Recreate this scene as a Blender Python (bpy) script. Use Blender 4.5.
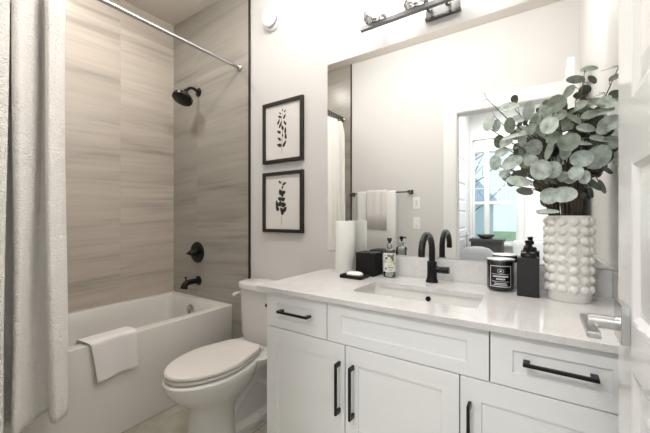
import bpy, bmesh, math, random
from mathutils import Vector, Matrix
PI = math.pi
R = math.radians
scn = bpy.context.scene
COL = scn.collection
for o in list(bpy.data.objects):
    bpy.data.objects.remove(o)

# ------------------------------------------------------------ camera
cd = bpy.data.cameras.new('camera'); cam = bpy.data.objects.new('camera', cd); COL.objects.link(cam)
cam.location = (0, -1.639, 1.212)
cam.rotation_euler = (R(90), 0, R(33.946))
cd.sensor_width = 36; cd.lens = 320.24 / 650 * 36
cd.shift_y = 0.58 / 650
cd.clip_start = 0.01; cd.clip_end = 200
scn.camera = cam
scn.view_settings.view_transform = 'Standard'
scn.view_settings.look = 'None'
scn.view_settings.gamma = 1
scn.view_settings.use_curve_mapping = False
scn.view_settings.exposure = 0.25

# ------------------------------------------------------------ daylight
w = bpy.data.worlds.new('World'); scn.world = w; w.use_nodes = True
nt = w.node_tree; nt.nodes.clear()
bg = nt.nodes.new('ShaderNodeBackground'); wo = nt.nodes.new('ShaderNodeOutputWorld')
bg.inputs[0].default_value = (0.74, 0.88, 1.0, 1); bg.inputs[1].default_value = 1.15
nt.links.new(bg.outputs[0], wo.inputs[0])

def area(name, loc, rot, sx, sy, power, color=(1, 1, 1), spread=180):
    l = bpy.data.lights.new(name, 'AREA'); l.shape = 'RECTANGLE'; l.size = sx; l.size_y = sy
    l.energy = power; l.color = color; l.spread = R(spread)
    o = bpy.data.objects.new(name, l); o.location = loc; o.rotation_euler = rot; COL.objects.link(o)
    return o
# unseen ceiling lamps added to brighten the bathroom and room beyond; fixtures built below
def point(name, loc, power, radius, color):
    l = bpy.data.lights.new(name, 'POINT'); l.energy = power; l.shadow_soft_size = radius; l.color = color
    o = bpy.data.objects.new(name, l); o.location = loc; COL.objects.link(o); return o
point('added_ceiling_light', (-0.45, -0.60, 2.79), 9, 0.06, (1.0, 0.985, 0.965))
point('added_ceiling_light', (-1.18, -0.66, 2.79), 13.5, 0.06, (1.0, 0.98, 0.955))
area('added_tub_light', (-2.3, -0.8, 2.905), (0, 0, 0), 0.16, 0.16, 6.5, (1.0, 0.97, 0.93))  # unseen lamp added as warm fill for tub and tile
area('added_hall_light', (-0.5, -2.9, 2.86), (0, 0, 0), 0.5, 0.5, 38, (1.0, 0.99, 0.98))  # unseen lamp added; also brightens the vanity fronts through the doorway
VANITY_W = 2.9

# ------------------------------------------------------------ materials
def mat(name, col, rough=0.5, metal=0.0, noise=None, bump=None, spec=None, coat=0, trans=0, ior=None, sheen=0, alpha=None):
    m = bpy.data.materials.new(name); m.use_nodes = True
    n = m.node_tree; b = n.nodes['Principled BSDF']
    b.inputs['Base Color'].default_value = (*col, 1); b.inputs['Roughness'].default_value = rough
    b.inputs['Metallic'].default_value = metal
    if spec is not None: b.inputs['Specular IOR Level'].default_value = spec
    if coat: b.inputs['Coat Weight'].default_value = coat; b.inputs['Coat Roughness'].default_value = 0.08
    if trans: b.inputs['Transmission Weight'].default_value = trans
    if ior: b.inputs['IOR'].default_value = ior
    if sheen: b.inputs['Sheen Weight'].default_value = sheen
    tc = n.nodes.new('ShaderNodeTexCoord')
    if noise:   # (scale, amount, detail)
        t = n.nodes.new('ShaderNodeTexNoise'); t.inputs['Scale'].default_value = noise[0]; t.inputs['Detail'].default_value = noise[2]
        n.links.new(tc.outputs['Object'], t.inputs['Vector'])
        mx = n.nodes.new('ShaderNodeMix'); mx.data_type = 'RGBA'
        a = noise[1]
        mx.inputs[6].default_value = (*[c * (1 - a) for c in col], 1); mx.inputs[7].default_value = (*[min(1, c * (1 + a)) for c in col], 1)
        n.links.new(t.outputs['Fac'], mx.inputs[0]); n.links.new(mx.outputs[2], b.inputs['Base Color'])
    if bump:    # (scale, strength, distance)
        t = n.nodes.new('ShaderNodeTexNoise'); t.inputs['Scale'].default_value = bump[0]; t.inputs['Detail'].default_value = 3
        n.links.new(tc.outputs['Object'], t.inputs['Vector'])
        bp = n.nodes.new('ShaderNodeBump'); bp.inputs['Strength'].default_value = bump[1]; bp.inputs['Distance'].default_value = bump[2]
        n.links.new(t.outputs['Fac'], bp.inputs['Height']); n.links.new(bp.outputs[0], b.inputs['Normal'])
    return m

def srgb(r, g, b):
    return tuple(((c / 255) / 12.92 if c / 255 <= .04045 else (((c / 255) + .055) / 1.055) ** 2.4) for c in (r, g, b))

M = {}
M['wall'] = mat('wall_paint', srgb(214, 212, 210), 0.6, bump=(350, 0.05, 0.001))
M['ceil'] = mat('ceiling_paint_warm_bounce', srgb(220, 213, 205), 0.8)  # white ceiling; warm bounce light is put into its colour
M['hallwall'] = mat('hall_wall_paint', srgb(232, 232, 231), 0.7)
M['trim'] = mat('white_trim_paint', srgb(232, 232, 231), 0.3)
M['door'] = mat('door_gloss_paint', srgb(232, 231, 230), 0.16)
M['cab'] = mat('cabinet_paint', srgb(240, 241, 241), 0.32)
M['cabin'] = mat('cabinet_reveal', srgb(70, 70, 70), 0.7)
M['ceramic'] = mat('white_ceramic', srgb(224, 222, 219), 0.08, coat=0.3)
M['acrylic'] = mat('tub_acrylic', srgb(222, 219, 213), 0.14)
M['black'] = mat('matte_black_metal', (0.005, 0.005, 0.005), 0.3, spec=0.35)
M['blackp'] = mat('black_ribbed_resin', (0.008, 0.008, 0.008), 0.5, noise=(60, 0.4, 3), spec=0.3)
M['blackcer'] = mat('dark_charcoal_ceramic', (0.022, 0.022, 0.023), 0.5, noise=(120, 0.45, 3), spec=0.3)
M['chrome'] = mat('brushed_chrome', (0.55, 0.55, 0.56), 0.22, metal=1)
M['platem'] = mat('lamp_nickel', (0.20, 0.20, 0.20), 0.42, metal=0.7)
M['toiletseat'] = mat('toilet_seat_plastic', srgb(226, 221, 216), 0.2)
M['dchrome'] = mat('dark_nickel', (0.18, 0.18, 0.18), 0.25, metal=1)
M['nickel'] = mat('satin_nickel', (0.62, 0.62, 0.62), 0.26, metal=1, bump=(300, 0.05, 0.001))
M['towel'] = mat('white_terry', srgb(240, 239, 238), 0.95, bump=(500, 0.5, 0.003), sheen=0.3)
M['linen'] = mat('white_linen', srgb(228, 224, 222), 0.9, bump=(420, 0.3, 0.002))
M['soap'] = mat('soap', srgb(240, 236, 230), 0.4)
M['paper'] = mat('paper', srgb(234, 233, 230), 0.9)
M['ptowel'] = mat('paper_towel', srgb(236, 235, 231), 0.95, bump=(160, 0.35, 0.002))
M['vase'] = mat('matte_white_ceramic', srgb(226, 224, 219), 0.55, noise=(40, 0.05, 3), bump=(200, 0.15, 0.001))
M['frame'] = mat('dark_wood_frame', srgb(34, 29, 24), 0.6, noise=(90, 0.5, 4))
M['art'] = mat('art_paper', srgb(226, 222, 219), 0.6)
M['ink'] = mat('black_ink', (0.02, 0.02, 0.02), 0.7)
M['ink2'] = mat('grey_ink', (0.16, 0.16, 0.15), 0.7)
M['plast'] = mat('white_plastic', srgb(240, 240, 238), 0.35)
M['stem'] = mat('eucalyptus_stem', srgb(84, 74, 62), 0.7, noise=(60, 0.35, 3))
M['glassjar'] = mat('black_glass', (0.008, 0.008, 0.009), 0.06, coat=0.5)
M['wax'] = mat('brushed_lid', srgb(205, 205, 203), 0.3, metal=0.8)
M['label'] = mat('label_white', srgb(225, 225, 225), 0.6)
M['dwood'] = mat('dark_console_wood', srgb(72, 70, 68), 0.5, noise=(30, 0.3, 4))
M['grey'] = mat('grey_upholstery', srgb(176, 176, 176), 0.9)
M['bowl'] = mat('dark_pewter', (0.34, 0.34, 0.31), 0.3, metal=1)
M['trimblack'] = mat('black_tile_trim', srgb(38, 32, 30), 0.4, metal=0.3)
M['grass'] = mat('lawn_grass', srgb(150, 176, 128), 0.9, noise=(3, 0.3, 5))
M['house'] = mat('pale_siding', srgb(205, 216, 226), 0.7)
M['roof'] = mat('slate_roof', srgb(178, 192, 206), 0.8)
M['bark'] = mat('bark', srgb(135, 132, 135), 0.9)
M['fglass'] = mat('far_window_glass', (0.15, 0.2, 0.25), 0.1)

m = mat('mirror_silver', (0.93, 0.94, 0.93), 0.0, metal=1); M['mirror'] = m

def glass(name, col, fac, rough=0.05, gl=(1, 1, 1)):
    m = bpy.data.materials.new(name); m.use_nodes = True; n = m.node_tree; n.nodes.clear()
    out = n.nodes.new('ShaderNodeOutputMaterial'); tr = n.nodes.new('ShaderNodeBsdfTransparent'); tr.inputs[0].default_value = (*col, 1)
    g = n.nodes.new('ShaderNodeBsdfGlossy'); g.inputs['Roughness'].default_value = rough; g.inputs[0].default_value = (*gl, 1)
    fr = n.nodes.new('ShaderNodeFresnel'); fr.inputs[0].default_value = 1.5
    ma = n.nodes.new('ShaderNodeMath'); ma.operation = 'ADD'; ma.inputs[1].default_value = fac; ma.use_clamp = True
    mx = n.nodes.new('ShaderNodeMixShader')
    n.links.new(fr.outputs[0], ma.inputs[0]); n.links.new(ma.outputs[0], mx.inputs[0]); n.links.new(tr.outputs[0], mx.inputs[1]); n.links.new(g.outputs[0], mx.inputs[2])
    n.links.new(mx.outputs[0], out.inputs[0]); return m
M['glass'] = glass('window_glass', (0.96, 0.98, 0.98), 0.0)
M['bottle'] = glass('clear_bottle', (0.86, 0.88, 0.87), 0.06)
M['crystal'] = glass('lamp_crystal', (0.40, 0.39, 0.38), 0.3, 0.25, (0.35, 0.35, 0.35))

def emis(name, col, s):
    m = bpy.data.materials.new(name); m.use_nodes = True; b = m.node_tree.nodes['Principled BSDF']
    b.inputs['Base Color'].default_value = (*col, 1); b.inputs['Emission Color'].default_value = (*col, 1); b.inputs['Emission Strength'].default_value = s
    return m
M['bulb'] = emis('lit_bulb', (1.0, 0.97, 0.93), 9)
M['diff'] = emis('added_lamp_diffuser', (1.0, 0.97, 0.93), 3)  # glow of the added ceiling lamps

def ramp(n, fac, stops):
    r = n.nodes.new('ShaderNodeValToRGB'); e = r.color_ramp.elements
    while len(e) > 1: e.remove(e[-1])
    e[0].position = stops[0][0]; e[0].color = (*stops[0][1], 1)
    for p, c in stops[1:]:
        k = e.new(p); k.color = (*c, 1)
    n.links.new(fac, r.inputs[0]); return r

# wall tile: large format, horizontal veins
def tile_mat(name, width, row, zoff, uoff, base):
    m = bpy.data.materials.new(name); m.use_nodes = True; n = m.node_tree; b = n.nodes['Principled BSDF']
    b.inputs['Roughness'].default_value = 0.3
    tc = n.nodes.new('ShaderNodeTexCoord'); sp = n.nodes.new('ShaderNodeSeparateXYZ'); n.links.new(tc.outputs['Object'], sp.inputs[0])
    ad = n.nodes.new('ShaderNodeMath'); ad.operation = 'ADD'; n.links.new(sp.outputs[0], ad.inputs[0]); n.links.new(sp.outputs[1], ad.inputs[1])
    def mathn(op, a, v):
        k = n.nodes.new('ShaderNodeMath'); k.operation = op; n.links.new(a, k.inputs[0])
        if isinstance(v, float): k.inputs[1].default_value = v
        else: n.links.new(v, k.inputs[1])
        return k.outputs[0]
    u = mathn('ADD', ad.outputs[0], uoff); z = mathn('ADD', sp.outputs[2], zoff)
    cx = n.nodes.new('ShaderNodeCombineXYZ'); n.links.new(u, cx.inputs[0]); n.links.new(z, cx.inputs[1])
    br = n.nodes.new('ShaderNodeTexBrick'); br.inputs['Scale'].default_value = 1.0; br.inputs['Brick Width'].default_value = width; br.inputs['Row Height'].default_value = row
    br.inputs['Mortar Size'].default_value = 0.0016; br.offset = 0.0; br.inputs['Mortar Smooth'].default_value = 0.2
    br.inputs['Color1'].default_value = (0, 0, 0, 1); br.inputs['Color2'].default_value = (1, 1, 1, 1); br.inputs['Mortar'].default_value = (0.5, 0.5, 0.5, 1)
    n.links.new(cx.outputs[0], br.inputs['Vector'])
    # veins
    c2 = n.nodes.new('ShaderNodeCombineXYZ')
    n.links.new(mathn('MULTIPLY', u, 0.9), c2.inputs[0])
    zz = mathn('ADD', mathn('MULTIPLY', z, 9.0), mathn('MULTIPLY', u, -0.45)); n.links.new(zz, c2.inputs[1])
    sb = n.nodes.new('ShaderNodeSeparateColor'); n.links.new(br.outputs['Color'], sb.inputs[0])
    n.links.new(mathn('MULTIPLY', sb.outputs[0], 17.0), c2.inputs[2])
    t1 = n.nodes.new('ShaderNodeTexNoise'); t1.inputs['Scale'].default_value = 1.0; t1.inputs['Detail'].default_value = 4; t1.inputs['Roughness'].default_value = 0.55; t1.inputs['Distortion'].default_value = 0.4
    n.links.new(c2.outputs[0], t1.inputs['Vector'])
    c3 = n.nodes.new('ShaderNodeVectorMath'); c3.operation = 'MULTIPLY'; c3.inputs[1].default_value = (1.2, 4.5, 1); n.links.new(c2.outputs[0], c3.inputs[0])
    t2 = n.nodes.new('ShaderNodeTexNoise'); t2.inputs['Scale'].default_value = 1.0; t2.inputs['Detail'].default_value = 3; n.links.new(c3.outputs[0], t2.inputs['Vector'])
    f = mathn('ADD', mathn('MULTIPLY', t1.outputs['Fac'], 0.72), mathn('MULTIPLY', t2.outputs['Fac'], 0.28))
    k = lambda s: tuple(c * s for c in base)
    r = ramp(n, f, [(0.30, k(0.66)), (0.41, k(0.87)), (0.49, k(1.0)), (0.57, k(1.07)), (0.68, k(1.16))])
    # tone of each tile
    mt = n.nodes.new('ShaderNodeMix'); mt.data_type = 'RGBA'; mt.blend_type = 'MULTIPLY'; mt.inputs[0].default_value = 1
    rt = ramp(n, sb.outputs[0], [(0, (0.92, 0.915, 0.91)), (1, (1.04, 1.045, 1.05))])
    n.links.new(r.outputs[0], mt.inputs[6]); n.links.new(rt.outputs[0], mt.inputs[7])
    mg = n.nodes.new('ShaderNodeMix'); mg.data_type = 'RGBA'; n.links.new(br.outputs['Fac'], mg.inputs[0]); n.links.new(mt.outputs[2], mg.inputs[6])
    mg.inputs[7].default_value = (*k(0.9), 1)
    n.links.new(mg.outputs[2], b.inputs['Base Color'])
    return m
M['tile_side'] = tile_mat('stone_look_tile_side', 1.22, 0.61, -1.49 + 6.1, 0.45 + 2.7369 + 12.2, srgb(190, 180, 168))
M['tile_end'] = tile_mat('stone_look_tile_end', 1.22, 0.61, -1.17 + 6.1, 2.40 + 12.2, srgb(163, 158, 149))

def floor_mat():
    m = bpy.data.materials.new('floor_tile'); m.use_nodes = True; n = m.node_tree; b = n.nodes['Principled BSDF']; b.inputs['Roughness'].default_value = 0.35
    tc = n.nodes.new('ShaderNodeTexCoord')
    br = n.nodes.new('ShaderNodeTexBrick'); br.inputs['Scale'].default_value = 1; br.inputs['Brick Width'].default_value = 0.61; br.inputs['Row Height'].default_value = 0.305; br.inputs['Mortar Size'].default_value = 0.003
    br.inputs['Color1'].default_value = (*srgb(184, 180, 165), 1); br.inputs['Color2'].default_value = (*srgb(194, 190, 177), 1); br.inputs['Mortar'].default_value = (*srgb(140, 134, 122), 1)
    mp = n.nodes.new('ShaderNodeMapping'); mp.inputs['Rotation'].default_value = (0, 0, R(90)); mp.inputs['Location'].default_value = (0.1, 0.12, 0)
    n.links.new(tc.outputs['Object'], mp.inputs[0]); n.links.new(mp.outputs[0], br.inputs['Vector'])
    t = n.nodes.new('ShaderNodeTexNoise'); t.inputs['Scale'].default_value = 5; t.inputs['Detail'].default_value = 6; t.inputs['Distortion'].default_value = 1.5
    n.links.new(tc.outputs['Object'], t.inputs['Vector'])
    r = ramp(n, t.outputs['Fac'], [(0.3, (0.82, 0.82, 0.8)), (0.7, (1.1, 1.1, 1.08))])
    mx = n.nodes.new('ShaderNodeMix'); mx.data_type = 'RGBA'; mx.blend_type = 'MULTIPLY'; mx.inputs[0].default_value = 1
    n.links.new(br.outputs['Color'], mx.inputs[6]); n.links.new(r.outputs[0], mx.inputs[7]); n.links.new(mx.outputs[2], b.inputs['Base Color'])
    return m
M['floor'] = floor_mat()

def quartz():
    m = bpy.data.materials.new('white_quartz'); m.use_nodes = True; n = m.node_tree; b = n.nodes['Principled BSDF']; b.inputs['Roughness'].default_value = 0.1
    tc = n.nodes.new('ShaderNodeTexCoord')
    t = n.nodes.new('ShaderNodeTexNoise'); t.inputs['Scale'].default_value = 230; t.inputs['Detail'].default_value = 2
    t2 = n.nodes.new('ShaderNodeTexNoise'); t2.inputs['Scale'].default_value = 7; t2.inputs['Detail'].default_value = 6; t2.inputs['Distortion'].default_value = 2
    for q in (t, t2): n.links.new(tc.outputs['Object'], q.inputs['Vector'])
    r = ramp(n, t.outputs['Fac'], [(0.28, srgb(200, 199, 198)), (0.42, srgb(216, 215, 214)), (0.6, srgb(219, 218, 217)), (0.74, srgb(227, 226, 225))])
    r2 = ramp(n, t2.outputs['Fac'], [(0.35, (0.95, 0.95, 0.95)), (0.6, (1.02, 1.02, 1.02))])
    mx = n.nodes.new('ShaderNodeMix'); mx.data_type = 'RGBA'; mx.blend_type = 'MULTIPLY'; mx.inputs[0].default_value = 1
    n.links.new(r.outputs[0], mx.inputs[6]); n.links.new(r2.outputs[0], mx.inputs[7]); n.links.new(mx.outputs[2], b.inputs['Base Color'])
    return m
M['quartz'] = quartz()

def curtain_mat():
    m = mat('woven_curtain', srgb(254, 251, 246), 0.85); n = m.node_tree; b = n.nodes['Principled BSDF']
    tc = n.nodes['Texture Coordinate']
    mp = n.nodes.new('ShaderNodeMapping'); mp.inputs['Scale'].default_value = (1, 1, 1.6)
    n.links.new(tc.outputs['Object'], mp.inputs[0])
    t = n.nodes.new('ShaderNodeTexNoise'); t.inputs['Scale'].default_value = 60; t.inputs['Detail'].default_value = 3; t.inputs['Distortion'].default_value = 1.6
    n.links.new(mp.outputs[0], t.inputs['Vector'])
    bp = n.nodes.new('ShaderNodeBump'); bp.inputs['Strength'].default_value = 0.9; bp.inputs['Distance'].default_value = 0.013
    n.links.new(t.outputs['Fac'], bp.inputs['Height']); n.links.new(bp.outputs[0], b.inputs['Normal'])
    return m
M['curtain'] = curtain_mat()
_n = M['curtain'].node_tree; _p = _n.nodes['Principled BSDF']; _o = _n.nodes['Material Output']
_tl = _n.nodes.new('ShaderNodeBsdfTranslucent'); _tl.inputs[0].default_value = (0.95, 0.93, 0.9, 1)
_mx = _n.nodes.new('ShaderNodeMixShader'); _mx.inputs[0].default_value = 0.03
_n.links.new(_p.outputs[0], _mx.inputs[1]); _n.links.new(_tl.outputs[0], _mx.inputs[2]); _n.links.new(_mx.outputs[0], _o.inputs[0])

def leaf_mat(name, top, under, seed):
    m = bpy.data.materials.new(name); m.use_nodes = True; n = m.node_tree; b = n.nodes['Principled BSDF']; b.inputs['Roughness'].default_value = 0.6
    tc = n.nodes.new('ShaderNodeTexCoord'); t = n.nodes.new('ShaderNodeTexNoise'); t.inputs['Scale'].default_value = 45; t.inputs['Detail'].default_value = 5
    n.links.new(tc.outputs['Object'], t.inputs['Vector'])
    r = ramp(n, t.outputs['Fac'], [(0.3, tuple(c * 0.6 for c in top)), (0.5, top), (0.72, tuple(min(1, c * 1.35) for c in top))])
    g = n.nodes.new('ShaderNodeNewGeometry'); mx = n.nodes.new('ShaderNodeMix'); mx.data_type = 'RGBA'
    n.links.new(g.outputs['Backfacing'], mx.inputs[0]); n.links.new(r.outputs[0], mx.inputs[6]); mx.inputs[7].default_value = (*under, 1)
    n.links.new(mx.outputs[2], b.inputs['Base Color'])
    b.inputs['Subsurface Weight'].default_value = 0.0
    return m
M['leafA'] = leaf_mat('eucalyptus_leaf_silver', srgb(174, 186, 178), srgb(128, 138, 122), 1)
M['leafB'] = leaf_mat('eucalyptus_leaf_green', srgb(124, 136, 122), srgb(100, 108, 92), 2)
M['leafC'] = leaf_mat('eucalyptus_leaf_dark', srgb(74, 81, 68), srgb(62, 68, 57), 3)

# ------------------------------------------------------------ helpers
def new(): return bmesh.new()

def obj(name, bm, material, parent=None, smooth=False, kind=None, label=None):
    me = bpy.data.meshes.new(name)
    bmesh.ops.recalc_face_normals(bm, faces=bm.faces[:])
    if smooth:
        for e in bm.edges:
            if len(e.link_faces) == 2 and e.calc_face_angle(0) > R(38): e.smooth = False
    bm.to_mesh(me); bm.free()
    mats = material if isinstance(material, (list, tuple)) else [material]
    for q in mats: me.materials.append(q)
    if smooth:
        for p in me.polygons: p.use_smooth = True
    o = bpy.data.objects.new(name, me); COL.objects.link(o)
    if parent:
        o.parent = parent; p = parent; off = Vector((0, 0, 0))
        while p: off += p.location; p = p.parent
        o.location = -off      # meshes are built in world coordinates; things are only translated
    if kind: o['kind'] = kind
    if label: o['label'] = label
    return o

def thing(name, label, cat, loc=(0, 0, 0), group=None, kind=None):
    o = bpy.data.objects.new(name, None); COL.objects.link(o); o.location = loc; o.empty_display_size = 0.05
    if label: o['label'] = label
    if cat: o['category'] = cat
    if group: o['group'] = group
    if kind: o['kind'] = kind
    return o

def tag(o, label, cat, group=None):
    o['label'] = label; o['category'] = cat
    if group: o['group'] = group
    return o

def box(bm, x0, x1, y0, y1, z0, z1, bev=0, seg=2, mi=0):
    vs = [bm.verts.new((x, y, z)) for x in (x0, x1) for y in (y0, y1) for z in (z0, z1)]
    fs = [(0, 1, 3, 2), (4, 6, 7, 5), (0, 4, 5, 1), (2, 3, 7, 6), (0, 2, 6, 4), (1, 5, 7, 3)]
    F = [bm.faces.new([vs[i] for i in f]) for f in fs]
    for f in F: f.material_index = mi
    if bev:
        es = list({e for f in F for e in f.edges})
        bmesh.ops.bevel(bm, geom=es, offset=bev, segments=seg, profile=0.6, affect='EDGES')
    return vs

def rings(bm, loops, cap0=True, cap1=True, closed=True, mi=0):
    """skin a list of vertex loops"""
    L = [[bm.verts.new(p) for p in l] for l in loops]
    n = len(L[0])
    for a, b in zip(L, L[1:]):
        for i in range(n if closed else n - 1):
            j = (i + 1) % n
            f = bm.faces.new((a[i], a[j], b[j], b[i])); f.material_index = mi
    if cap0: f = bm.faces.new(L[0][::-1]); f.material_index = mi
    if cap1: f = bm.faces.new(L[-1]); f.material_index = mi
    return L

def circ(c, r, ax='z', n=24, rx=None):
    out = []
    for i in range(n):
        a = 2 * PI * i / n; u, v = r * math.cos(a), (rx or r) * math.sin(a)
        if ax == 'z': out.append((c[0] + u, c[1] + v, c[2]))
        elif ax == 'y': out.append((c[0] + u, c[1], c[2] + v))
        else: out.append((c[0], c[1] + u, c[2] + v))
    return out

def lathe(bm, c, prof, ax='z', n=28, cap0=True, cap1=True, mi=0):
    """prof: list of (radius, offset along axis)"""
    loops = []
    for r, t in prof:
        p = list(c); p['xyz'.index(ax)] += t
        loops.append(circ(p, max(r, 1e-5), ax, n))
    return rings(bm, loops, cap0, cap1, mi=mi)

def tube(bm, pts, r, n=10, cap=True, mi=0):
    pts = [Vector(p) for p in pts]; rad = r if isinstance(r, (list, tuple)) else [r] * len(pts)
    loops = []; up = None
    for i, p in enumerate(pts):
        d = (pts[min(i + 1, len(pts) - 1)] - pts[max(i - 1, 0)]).normalized()
        if up is None:
            up = d.orthogonal().normalized()
        up = (up - d * up.dot(d)).normalized(); s = d.cross(up)
        loops.append([tuple(p + rad[i] * (math.cos(2 * PI * k / n) * up + math.sin(2 * PI * k / n) * s)) for k in range(n)])
    return rings(bm, loops, cap, cap, mi=mi)

def spline(P, k=6):
    P = [Vector(p) for p in P]; out = []
    for i in range(len(P) - 1):
        p0 = P[max(i - 1, 0)]; p1 = P[i]; p2 = P[i + 1]; p3 = P[min(i + 2, len(P) - 1)]
        for j in range(k):
            t = j / k
            out.append(0.5 * ((2 * p1) + (-p0 + p2) * t + (2 * p0 - 5 * p1 + 4 * p2 - p3) * t * t + (-p0 + 3 * p1 - 3 * p2 + p3) * t ** 3))
    out.append(P[-1]); return out

def superell(cx, cy, hx, hy, z, p=2.0, n=40, frontp=None):
    out = []
    for i in range(n):
        a = 2 * PI * i / n; c, s = math.cos(a), math.sin(a)
        q = p if s > 0 or frontp is None else frontp
        out.append((cx + hx * math.copysign(abs(c) ** (2 / q), c), cy + hy * math.copysign(abs(s) ** (2 / q), s), z))
    return out

def struct(name, bm, material, smooth=False, parent=None):
    return obj(name, bm, material, parent, smooth, kind='structure' if parent is None else None)

# a face with a recessed (shaker) panel. Plane normal -Y, front face at y
def shaker(bm, x0, x1, z0, z1, y, thick, rail, rec=0.006, soft=0.003):
    o = [(x0, z0), (x1, z0), (x1, z1), (x0, z1)]
    def L(ins, yy): return [(x0 + ins, yy, z0 + ins), (x1 - ins, yy, z0 + ins), (x1 - ins, yy, z1 - ins), (x0 + ins, yy, z1 - ins)]
    rings(bm, [L(0, y + thick), L(0, y + 0.0015), L(0.0015, y), L(rail, y), L(rail + soft, y + rec)], True, True)

# ------------------------------------------------------------ the setting
XL, XR, YB, H = -2.7369, 0.2486, -1.527, 2.927
XT = -1.7699                      # edge of the tiled alcove
b = new(); box(b, XL - .1, XR + .12, YB, 0.12, -0.1, 0.0); struct('floor', b, M['floor'])
b = new(); box(b, XL - .1, XR + .12, YB - .12, 0.12, H, H + .1); struct('ceiling', b, M['ceil'])
b = new(); box(b, XL - .1, XR + .12, 0.0, 0.12, 0, H); struct('wall_back', b, M['wall'])
b = new(); box(b, XL - .12, XL - .012, YB - .12, 0.0, 0, H); struct('wall_left', b, M['wall'])
b = new(); box(b, XR, XR + .12, YB - .12, 0.0, 0, H); struct('wall_right', b, M['wall'])
# wall with the doorway (opening x -0.647..0.14, head 2.17)
DX0, DX1, DH = -0.647, 0.165, 2.172
b = new()
box(b, XL - .1, DX0, YB - .12, YB, 0, H); box(b, DX1, XR, YB - .12, YB, 0, H); box(b, DX0, DX1, YB - .12, YB, DH, H)
struct('wall_front', b, M['wall'])
# tile linings
b = new(); box(b, XL - .012, XL, YB, 0.0, 0, H); struct('wall_left_tile', b, M['tile_side'])
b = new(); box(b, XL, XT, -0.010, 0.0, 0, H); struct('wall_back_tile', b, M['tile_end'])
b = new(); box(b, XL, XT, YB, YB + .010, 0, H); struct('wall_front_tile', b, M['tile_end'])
b = new(); box(b, XT, XT + .012, -0.013, 0.0, 0, H); struct('trim_1', b, M['trimblack'])
b = new(); box(b, XT, XT + .012, YB, YB + .013, 0, H); struct('trim_2', b, M['trimblack'])
# door casing and jamb lining
b = new()
CW = 0.118
for s, yy in ((1, YB),):
    box(b, DX0 - CW, DX0 - .008, yy, yy + .008, 0, DH + CW, .002)
    box(b, DX1 + .008, XR - .001, yy, yy + .008, 0, DH + CW, .002)
    box(b, DX0 - .008, DX1 + .008, yy, yy + .008, DH + .008, DH + CW, .002)
struct('trim_3', b, M['trim'])
b = new()
box(b, DX0 - CW, DX0 - .008, YB - .135, YB - .12, 0, DH + CW, .002); box(b, DX1 + .008, DX1 + CW, YB - .135, YB - .12, 0, DH + CW, .002)
box(b, DX0 - .008, DX1 + .008, YB - .135, YB - .12, DH + .008, DH + CW, .002)
struct('trim_4', b, M['trim'])
# baseboards
b = new(); box(b, XT + .013, -1.03, -.014, 0, 0, .11, .003); struct('baseboard_back', b, M['trim'])
b = new(); box(b, XT + .013, DX0 - CW - .001, YB, YB + .012, 0, .11, .003); struct('baseboard_front', b, M['trim'])

# panelled door leaf (face normal -X on the camera side), panels both sides
def door_leaf(name, x0, x1, y0, y1, z1, panels, latch_y=None, inset=.112):
    b = new()
    # build as grid: frame plates + recessed panels on each face
    box(b, x0 + .009, x1 - .009, y0, y1, 0.012, z1)
    for (xa, xb, sgn) in ((x0, x0 + .009, -1), (x1 - .009, x1, 1)):
        zs = [0.012] + [v for p in panels for v in p] + [z1]
        box(b, xa, xb, y0, y0 + inset, .012, z1); box(b, xa, xb, y1 - inset, y1, .012, z1)
        for i in range(0, len(zs), 2): box(b, xa, xb, y0 + inset, y1 - inset, zs[i], zs[i + 1])
        for (pa, pb) in panels:
            xf = x0 if sgn < 0 else x1; xi = xf - sgn * .009; xm = xf - sgn * .003
            def L(ins, xx): return [(xx, y0 + inset + ins, pa + ins), (xx, y1 - inset - ins, pa + ins), (xx, y1 - inset - ins, pb - ins), (xx, y0 + inset + ins, pb - ins)]
            rings(b, [L(0, xf), L(.006, xf - sgn * .001), L(.016, xi + sgn * .0005), L(.024, xi + sgn * .0005), L(.050, xm), L(.056, xm)], False, True)
    return struct(name, b, M['door'])
PAN = [(.25, .56), (.66, .945), (1.027, 1.31), (1.42, 1.70), (1.81, 2.05)]
d1 = door_leaf('door_1', 0.132, 0.167, -1.52, -0.762, 2.16, PAN)
# lever handle of door_1
h = thing('door_handle', None, None, (0.132, -0.838, 1.018)); h.parent = d1
b = new(); box(b, .119, .132, -.871, -.805, .983, 1.053, .0015); obj('rose', b, M['nickel'], h)
b = new(); tube(b, [(.119, -.838, 1.013), (.076, -.838, 1.013)], .0125, 20); obj('neck', b, M['nickel'], h, True)
b = new(); box(b, .066, .086, -.929, -.802, 1.004, 1.0155, .0025); obj('lever', b, M['nickel'], h)
h['label'] = 'square brushed lever handle'
b = new(); box(b, .138, .161, -.762, -.7605, .96, 1.07, .0005); obj('latch_plate', b, M['nickel'], d1)

# ------------------------------------------------------------ room beyond the doorway (seen in the mirror)
YH = -4.10
b = new(); box(b, -1.15, 1.6, YH - .12, YB - .12, -0.1, -0.001); struct('floor_hall', b, M['floor'])
b = new(); box(b, -1.15, 1.6, YH - .12, YB - .12, H, H + .1); struct('ceiling_hall', b, M['ceil'])
b = new()
WX0, WX1, WZ0, WZ1 = -0.93, -0.285, 0.79, 2.47
box(b, -1.15, WX0, YH - .12, YH, 0, H); box(b, WX1, 1.6, YH - .12, YH, 0, H); box(b, WX0, WX1, YH - .12, YH, 0, WZ0); box(b, WX0, WX1, YH - .12, YH, WZ1, H)
struct('wall_hall_front', b, M['hallwall'])
b = new(); box(b, -1.15, -0.96, YH, YB - .12, 0, H); struct('wall_hall_left', b, M['hallwall'])
b = new(); box(b, 1.5, 1.6, YH, YB - .12, 0, H); struct('wall_hall_right', b, M['hallwall'])
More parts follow.
